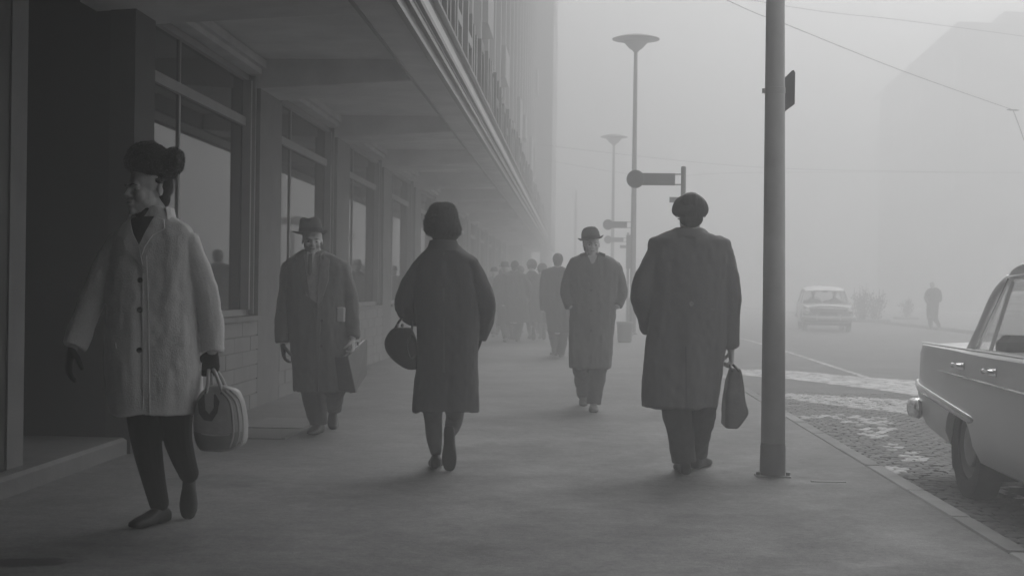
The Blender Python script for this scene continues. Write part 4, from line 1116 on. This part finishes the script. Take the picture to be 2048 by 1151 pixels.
p['patch']('tie', [(622, 508), (629, 508), (629, 522), (631, 545), (626, 552), (622, 545), (623, 522)], .018, .02, M_COATD, cuts=3)
p['patch']('lapel', [(596, 506), (611, 502), (617, 545), (628, 600), (610, 570), (602, 545)], .012, .014, M_COATM, cuts=3)
p['patch']('lapel', [(650, 502), (663, 508), (662, 560), (650, 600), (641, 612), (646, 560), (644, 510)], .014, .016, mat('lapel_facing', .22, .95, .2, 30), cuts=3)
p['patch']('front_edge', [(640, 606), (648, 600), (646, 700), (644, 781), (634, 781), (636, 700)], .010, .014, M_COATM, cuts=4)
p['collar'](517, 505, .090, .080, 120, M_COATM)
for yy in (640, 690): p['button'](650, yy, .013)
brimmed(p, p['P'](621, 466), .98, [(.088, 0, 0), (.089, .03, 0), (.084, .075, .3), (.076, .112, 1), (.060, .124, 1), (.02, .116, 1)], (.086, .132), M_FELT, M_FELTD, dent=.02, curl=.012, tiltx=radians(-3), tilty=radians(-3), drop=.012)
hair(p, M_HAIRG)
# document case held in his hand and folded paper under the arm
hp = p['P'](708, 688, -.08)
bc = thing('document_case', 'flat dark document case carried by the man in the fedora', 'briefcase', (p['P'](706, 780).x, 10.7, p['P'](706, 780).z))
def casep(px, py, dy): return p['P'](px, py, dy)
fr_, bk_ = [casep(697, 709, -.22), casep(716, 779, -.22)], [casep(724, 684, .22), casep(724, 760, .22)]
tl, tr, br_, bl = casep(697, 711, -.16), casep(723, 683, .14), casep(722, 752, .14), casep(712, 780, -.16)
nn = (tr-tl).cross(bl-tl).normalized()*.028
b = MB(); b.loft([[q-nn for q in (tl, tr, br_, bl)], [q-nn*.8 + (q-(tl+br_)/2)*.03 for q in (tl, tr, br_, bl)], [q+nn*.8 + (q-(tl+br_)/2)*.03 for q in (tl, tr, br_, bl)], [q+nn for q in (tl, tr, br_, bl)]]); b.build('case', M_BAGM, bc)
tl2, bl2 = casep(668, 716, -.10), casep(672, 778, -.10)
b = MB(); q4 = [casep(676, 712, -.14), tl + Vector((-.004, 0, 0)), bl + Vector((-.004, 0, 0)), casep(684, 777, -.14)]; b.loft([[v + Vector((0, o, 0)) for v in q4] for o in (-.004, .022)]); b.build('end_panel', M_BAGD, bc)
b = MB(); d = (tr-tl); b.tube([tl+d*.02 + Vector((0, -.004, .004)), tr + Vector((0, 0, .004))], .007, 8); b.build('top_edge', M_BAGLT, bc, True)
m0 = tl + d*.35; m1 = tl + d*.65; b = MB(); b.tube(catmull([m0, m0+Vector((0, 0, .035)), (m0+m1)/2 + Vector((0, 0, .05)), m1+Vector((0, 0, .035)), m1], 3), .008, 8); b.build('handle', M_BAGM, bc, True)
fp = p['cast'](685, 628); b = MB(); b.bbox(fp.x-.030, fp.x+.030, fp.y-.03, fp.y+.05, fp.z-.055, fp.z+.055, .008)
tag(b.build('folded_paper', M_PAPER), 'small folded white paper tucked under the arm of the man in the fedora', 'paper')

# ---------------------------------------------------------------- woman from behind
SP3 = dict(Y=8.63, face=1, feet=(885, 945), k=1.0, label='woman seen from behind in dark coat and rounded hat with handbag on her arm',
    head=(887, 455, .96, 0, 0),
    coat=[(484, 866, 908, .05, .055), (498, 852, 924, .075, .08), (512, 838, 940, .095, .095), (535, 826, 952, .11, .11), (570, 824, 958, .125, .12), (620, 830, 958, .13, .13), (680, 836, 956, .14, .14), (740, 833, 955, .15, .15), (790, 830, 957, .15, .15), (822, 828, 958, .15, .15)],
    sleeves=[[(848, 532, 0, .068), (822, 578, 0, .070), (810, 612, .03, .066), (826, 640, .16, .050)], [(934, 532, 0, .068), (956, 575, 0, .070), (971, 612, .01, .064), (964, 648, .06, .052), (956, 676, .10, .046)]],
    legs=[[(864, 790, 0, .080), (866, 845, .01, .056), (869, 890, -.02, .050), (872, 930, 0, .034)], [(903, 790, 0, .082), (902, 845, .04, .058), (895, 880, -.07, .050), (890, 900, -.16, .034)]],
    feet_at=[(871, 934, 6, 4), (897, 943, -4, 80)], shoe_s=1.0,
    hands=[dict(w=(827, 641, .17), d=(.5, .6, -.2), n=(0, 0, -1), t=(.6, -.4, 0), c=.6, glove=True), dict(w=(956, 677, .10), d=(-.3, .6, -.6), n=(-.8, 0, -.4), t=(-.3, .7, 0), c=.6, glove=True)],
    coat_m=M_COATD, leg_m=M_STOCK)
p = make_person(SP3, voxel=.007)
hat = hat_loft(p, [(406, 876, 900), (410, 864, 908), (420, 857, 914), (438, 850, 919), (456, 848, 922), (466, 852, 922), (474, 862, 916), (482, 868, 910)], 'hat', M_FELTD, 1.1, .006, 3, None, [(.006, .05, .05, .05), (.003, .02, .02, .02)])
fur_tufts(hat, 2200, .010, p['t'], M_FELTD, 4)
p['collar'](500, 480, .082, .072, 100, M_COATD)
p['patch']('back_seam', [(889, 505), (892, 505), (894, 820), (890, 820)], .003, .004, M_COATM2, cuts=3)
hb = thing('handbag', 'dark half-round handbag hanging from the arm of the woman seen from behind', 'handbag', (p['P'](804, 738).x, 8.6, p['P'](804, 738).z))
b = MB(); rings = []
for q in catmull([(655, 788, 822), (664, 778, 828), (682, 769, 834), (702, 772, 838), (720, 786, 839), (733, 804, 837), (738, 816, 834)], 3):
    rings.append(ringp(p['P'](q[1], q[0], .0), p['P'](q[2], q[0], .0), .055, .055, 0, 24, 2.6))
b.loft(rings); obj('shell', fuse(b, .006, 3), M_BAGD, hb, True)
b = MB(); b.tube(catmull([p['P'](788, 662), p['P'](798, 642, .02), p['P'](812, 630, .04), p['P'](822, 642, .04), p['P'](824, 662, .0)], 4), .008, 8, flat=.7); b.build('strap', M_BAGM, hb, True)
b = MB(); b.tube(catmull([p['P'](824, 668, -.05), p['P'](816, 690, -.062), p['P'](824, 716, -.055), p['P'](836, 700, -.04), p['P'](832, 676, -.04), p['P'](824, 668, -.05)], 4), .006, 8); b.build('trim', M_BAGM, hb, True)
for px in (796, 806):
    b = MB(); b.ell(p['P'](px, 650, -.03), (.010, .008, .012)); b.build('clasp', M_STEEL, hb, True)

# ---------------------------------------------------------------- man with bowler
SP4 = dict(neck=1.18, Y=13.27, face=-1, feet=(1178, 820), k=1.0, label='man in bowler hat and long buttoned overcoat walking forward with hands in pockets',
    head=(1183, 489, .98, 8, 0),
    coat=[(507, 1164, 1206, .05, .06), (513, 1152, 1222, .085, .09), (521, 1140, 1234, .10, .10), (538, 1134, 1242, .12, .12), (570, 1138, 1238, .13, .13), (610, 1142, 1234, .135, .13), (650, 1139, 1229, .14, .13), (700, 1137, 1225, .15, .14), (735, 1138, 1221, .15, .14)],
    sleeves=[[(1146, 537, 0, .068), (1135, 566, .01, .064), (1132, 590, .0, .060), (1142, 612, -.04, .052)], [(1230, 537, 0, .068), (1240, 566, .01, .064), (1243, 590, .0, .060), (1234, 612, -.04, .052)]],
    legs=[[(1165, 722, 0, .10), (1167, 765, 0, .080), (1169, 802, .05, .064)], [(1197, 722, 0, .10), (1193, 768, -.05, .078), (1188, 806, -.09, .064)]],
    feet_at=[(1167, 811, 0, 12), (1187, 824, 0, 0)], trousers=True, hands=[None, None],
    coat_m=M_COATM, leg_m=M_TROUS, brow=M_HAIRG, shoe_m=M_SHOEG)
p = make_person(SP4, voxel=.008)
p['patch']('scarf', [(1172, 505), (1198, 505), (1190, 524), (1184, 528), (1178, 522)], .008, .02, M_SHIRT, cuts=3)
p['patch']('lapel', [(1160, 508), (1172, 504), (1184, 530), (1186, 560), (1174, 545), (1162, 530)], .012, .014, M_COATM, cuts=3)
p['patch']('lapel', [(1210, 508), (1198, 504), (1186, 530), (1186, 560), (1198, 545), (1210, 530)], .012, .014, M_COATM, cuts=3)
p['patch']('front_edge', [(1184, 556), (1192, 556), (1191, 734), (1183, 734)], .008, .012, M_COATM, cuts=4)
p['collar'](519, 509, .090, .080, 120, M_COATM)
for yy in (580, 620, 660): p['button'](1182, yy, .014)
brimmed(p, p['P'](1182, 479), .98, [(.086, 0, 0), (.088, .03, 0), (.086, .06, 0), (.076, .092, 0), (.055, .115, 0), (.02, .124, 0)], (.085, .122), M_FELTD, M_BLACK, curl=.022, tilty=radians(-8), drop=.004)
hair(p, M_HAIRG)

# ---------------------------------------------------------------- man with peaked cap, from behind
SP5 = dict(neck=1.18, Y=8.77, face=1, feet=(1380, 948), k=1.0, label='man seen from behind in flat cap and dark overcoat carrying a dark bag',
    head=(1381, 425, 1.08, 0, 0),
    coat=[(456, 1354, 1408, .05, .06), (465, 1334, 1428, .08, .085), (474, 1308, 1452, .10, .10), (484, 1296, 1465, .115, .115), (520, 1296, 1466, .125, .125), (570, 1302, 1460, .13, .13), (620, 1298, 1456, .135, .13), (680, 1288, 1450, .14, .14), (740, 1283, 1443, .15, .15), (813, 1281, 1434, .155, .155)],
    sleeves=[[(1320, 506, 0, .078), (1293, 552, 0, .074), (1284, 594, -.01, .068), (1290, 634, .05, .060), (1302, 664, .12, .054)], [(1444, 506, 0, .078), (1457, 570, 0, .070), (1461, 640, .01, .060), (1462, 693, .03, .053)]],
    legs=[[(1350, 795, 0, .098), (1353, 860, -.03, .085), (1357, 930, -.05, .076)], [(1410, 795, 0, .085), (1410, 860, .04, .066), (1407, 915, .06, .064)]],
    feet_at=[(1362, 941, 4, 0), (1408, 931, -22, 0)], shoe_s=1.06, trousers=True,
    hands=[None, dict(w=(1463, 697, .03), d=(.05, .02, -1), n=(-1, 0, 0), t=(0, 1, 0), c=.9)],
    coat_m=M_COATM2, leg_m=M_TROUS)
p = make_person(SP5, voxel=.007)
hat_loft(p, [(389, 1370, 1394), (393, 1359, 1403), (401, 1350, 1411), (411, 1345, 1416), (420, 1343, 1417), (427, 1345, 1415), (433, 1352, 1410)], 'cap', M_FELTD, 1.12, .006, 1, None, [(.002, .06, .06, .04)])
b = MB(); b.tube([p['P'](1382, 433, .02), p['P'](1382, 428, .02)], [.092, .093], 24); b.build('cap_band', M_BLACK, p['t'], 40)
b = MB(); c = p['P'](1382, 436, .12); b.ell(c, (.075, .055, .010)); b.build('peak', M_BLACK, p['t'], True)
hair(p, M_HAIR, 1.0)
p['collar'](474, 459, .090, .076, 100, M_COATM2)
p['patch']('half_belt', [(1340, 600), (1425, 600), (1425, 614), (1340, 614)], .006, .010, M_COATM2, cuts=4)
p['button'](1379, 607, .014, mat('horn_button', .25, .4))
p['patch']('back_vent', [(1366, 690), (1369, 690), (1371, 812), (1367, 812)], .003, .004, M_COATD, cuts=3)
sb = thing('shopping_bag', 'dark sagging bag carried by the man in the flat cap', 'bag', (p['P'](1470, 852).x, 8.8, p['P'](1470, 852).z))
b = MB(); rings = []
for q in catmull([(736, 1461, 1480), (742, 1459, 1483), (770, 1453, 1487), (800, 1449, 1491), (824, 1447, 1495), (838, 1447, 1486), (851, 1447, 1475), (853, 1450, 1472)], 3):
    f = (q[0]-738)/114; rings.append(ringp(p['P'](q[1], q[0], .04), p['P'](q[2], q[0], .04),   .05+.12*f, .05+.12*f, 0, 32, 6.0))
b.loft(rings); obj('shell', fuse(b, .006, 1, [(.006, .05, .05, .08)]), M_BAGM, sb, True)
hp = p['P'](1463, 728, .03)
for dy in (-.03, .07):
    b = MB(); b.tube(catmull([p['P'](1464, 742, dy), hp + Vector((-.012, (dy-.02)*.5, 0)), hp + Vector((.010, (dy-.02)*.5, 0)), p['P'](1478, 742, dy)], 4), .007, 8); b.build('handle', M_BAGD, sb, True)

# ---------------------------------------------------------------- people further off, in the fog
def far_person(src, feet, top, pyf, label, mirror=False, hat=None, coat_m=None, group='walkers far along the pavement', away=None, voxel=.014, road_z=None, xs=1.0, legs=None, feet_at=None):
    """same build as a near walker, brought to its own place and size"""
    sp = dict(src); sy0 = src['feet'][1]; sx0 = src['feet'][0]
    g = gz(feet, pyf) if road_z is None else gz(feet, pyf, road_z)
    srctop = {id(SP3): 407, id(SP4): 452, id(SP5): 390, id(SP2): 432}[id(src)]
    kk = (pyf - top)/(sy0 - srctop)
    sg = -1 if mirror else 1
    mp = lambda x, y: (feet + (x-sx0)*kk*sg*xs, pyf + (y-sy0)*kk)
    sp['Y'] = g.y; sp['k'] = kk*g.y/src['Y']; sp['label'] = label
    def sw(L): return [[(q[0], q[1], q[2]*sp['k'], q[3]) for q in l] for l in L]
    sp['sleeves'] = sw(src['sleeves']); sp['legs'] = sw(legs or src['legs']); sp['hands'] = [None, None]
    if feet_at: sp['feet_at'] = feet_at
    if mirror:
        sp['coat'] = [(r[0], r[2], r[1], r[3], r[4]) for r in src['coat']]
        sp['feet_at'] = [(f[0], f[1], -f[2], f[3]) for f in sp['feet_at']]
    sp['coat_m'] = M_FARCOAT
    p = make_person(sp, mp, group, voxel)
    k = p['k']
    if hat == 'bowler' or hat == 'fedora':
        brimmed(p, p['hc'] + Vector((0, 0, .045*k)), .98*k, [(.086, 0, 0), (.088, .03, 0), (.084, .07, 0), (.070, .105, 0), (.03, .12, 0)], (.085, .125), M_FELTD, M_BLACK, curl=.015)
    elif hat == 'cloche':
        b = MB(); b.ell(p['hc'] + Vector((0, 0, .045*k)), (.108*k, .12*k, .105*k)); b.ell(p['hc'] + Vector((0, .02*k, -.01*k)), (.095*k, .10*k, .06*k)); obj('hat', fuse(b, .012, 2, [(.006, .04, .04, .04)]), M_FELTD, p['t'], True)
    else:
        hair(p, M_HAIR, 1.04, .012)
    return p
far_person(SP5, 1116, 508, 716, 'bareheaded man in dark overcoat walking just behind the man in the bowler', mirror=True, coat_m=M_COATM)
far_person(SP3, 1063, 518, 681, 'woman in round hat and knee-length coat standing out among the distant walkers', hat='cloche', coat_m=M_COATM)
far_person(SP2, 1018, 519, 682, 'dim walker in a brimmed hat close to the distant shop fronts', hat='fedora')
far_person(SP4, 990, 532, 672, 'dimmest walker by the shop windows, partly hidden by the woman seen from behind', mirror=True, hat='fedora')
far_person(SP5, 1100, 535, 664, 'distant bareheaded walker mostly hidden behind nearer walkers', coat_m=M_COATM2)
far_person(SP3, 1040, 531, 668, 'distant woman in a hat between the round-hatted woman and the brimmed-hat walker', mirror=True, hat='cloche', coat_m=M_COATM2)
far_person(SP4, 1080, 530, 670, 'distant walker in a brimmed hat passing behind the round-hatted woman', hat='fedora', coat_m=M_COATM2)
far_person(SP3, 1005, 536, 662, 'faint far woman in a hat close to the last shop windows', hat='cloche')
far_person(SP5, 1030, 522, 684, 'hatless walker shoulder to shoulder with the brimmed-hat walker by the distant shop fronts', mirror=True)
far_person(SP3, 1084, 526, 680, 'second distant woman in a hat walking at the street side of the round-hatted woman', hat='cloche')
ped_legs = [[(1165, 722, 0, .10), (1158, 765, .10, .080), (1150, 802, .15, .062)], [(1197, 722, 0, .10), (1205, 768, -.10, .078), (1212, 806, -.15, .062)]]
far_person(SP4, 1864, 560, 660, 'lone bareheaded walker in long coat crossing the far side of the street', group='lone walker', coat_m=M_COATM2, road_z=-.0, xs=.95, legs=ped_legs, feet_at=[(1148, 811, -60, 0), (1214, 815, -60, 20)])
# two people in the oncoming car
for lx, lab, arms in ((-.34, 'person at the wheel of the oncoming car, dark silhouette', True), (.34, 'passenger beside the driver of the oncoming car, dark silhouette', False)):
    c = Mfar @ Vector((lx, .02, .56)); t = thing('person', lab, 'person', c)
    b = MB(); head_parts(b, c + Vector((0, -.04, .66)), 0, .98)
    b.tube([c + Vector((0, 0, .56)), c + Vector((0, 0, .45))], [.055, .06], 12, round_ends=True)
    b.loft([ringp(c + Vector((-w, 0, z)), c + Vector((w, 0, z)), d, d, 0) for z, w, d in ((.0, .17, .12), (.2, .18, .11), (.38, .20, .10), (.46, .14, .08), (.49, .06, .05))])
    for s in (-1, 1):
        tip = Vector((s*.15, -.46, .36)) if arms else Vector((s*.12, -.32, .06))
        b.tube([c + Vector((s*.19, 0, .40)), c + Vector((s*.24, -.14, .2)), c + tip], [.055, .045, .032], 10, round_ends=True)
        b.tube([c + Vector((s*.09, -.02, .07)), c + Vector((s*.12, -.42, .10)), c + Vector((s*.12, -.55, -.25))], [.085, .065, .045], 10, round_ends=True)
    obj('body', fuse(b, .014, 2), M_COATM, t, True)
    b = MB(); b.ell(c + Vector((0, -.02, .71)), (.085, .10, .085)); obj('hair', fuse(b, .012, 1), M_HAIR, t, True)

# ================================================================== HAZE
b = MB(); b.box(-200, 200, -200, 205, -1.7, 21.5)
hz = b.build('haze', None); hz['kind'] = 'stuff'
hm = bpy.data.materials.new('fog'); hm.use_nodes = True
n, l = hm.node_tree.nodes, hm.node_tree.links; n.clear()
o = n.new('ShaderNodeOutputMaterial'); v = n.new('ShaderNodeVolumePrincipled')
v.inputs['Color'].default_value = (.98, .98, .98, 1); v.inputs['Density'].default_value = HAZE; v.inputs['Anisotropy'].default_value = .25
l.new(v.outputs[0], o.inputs['Volume'])
hz.data.materials.append(hm)
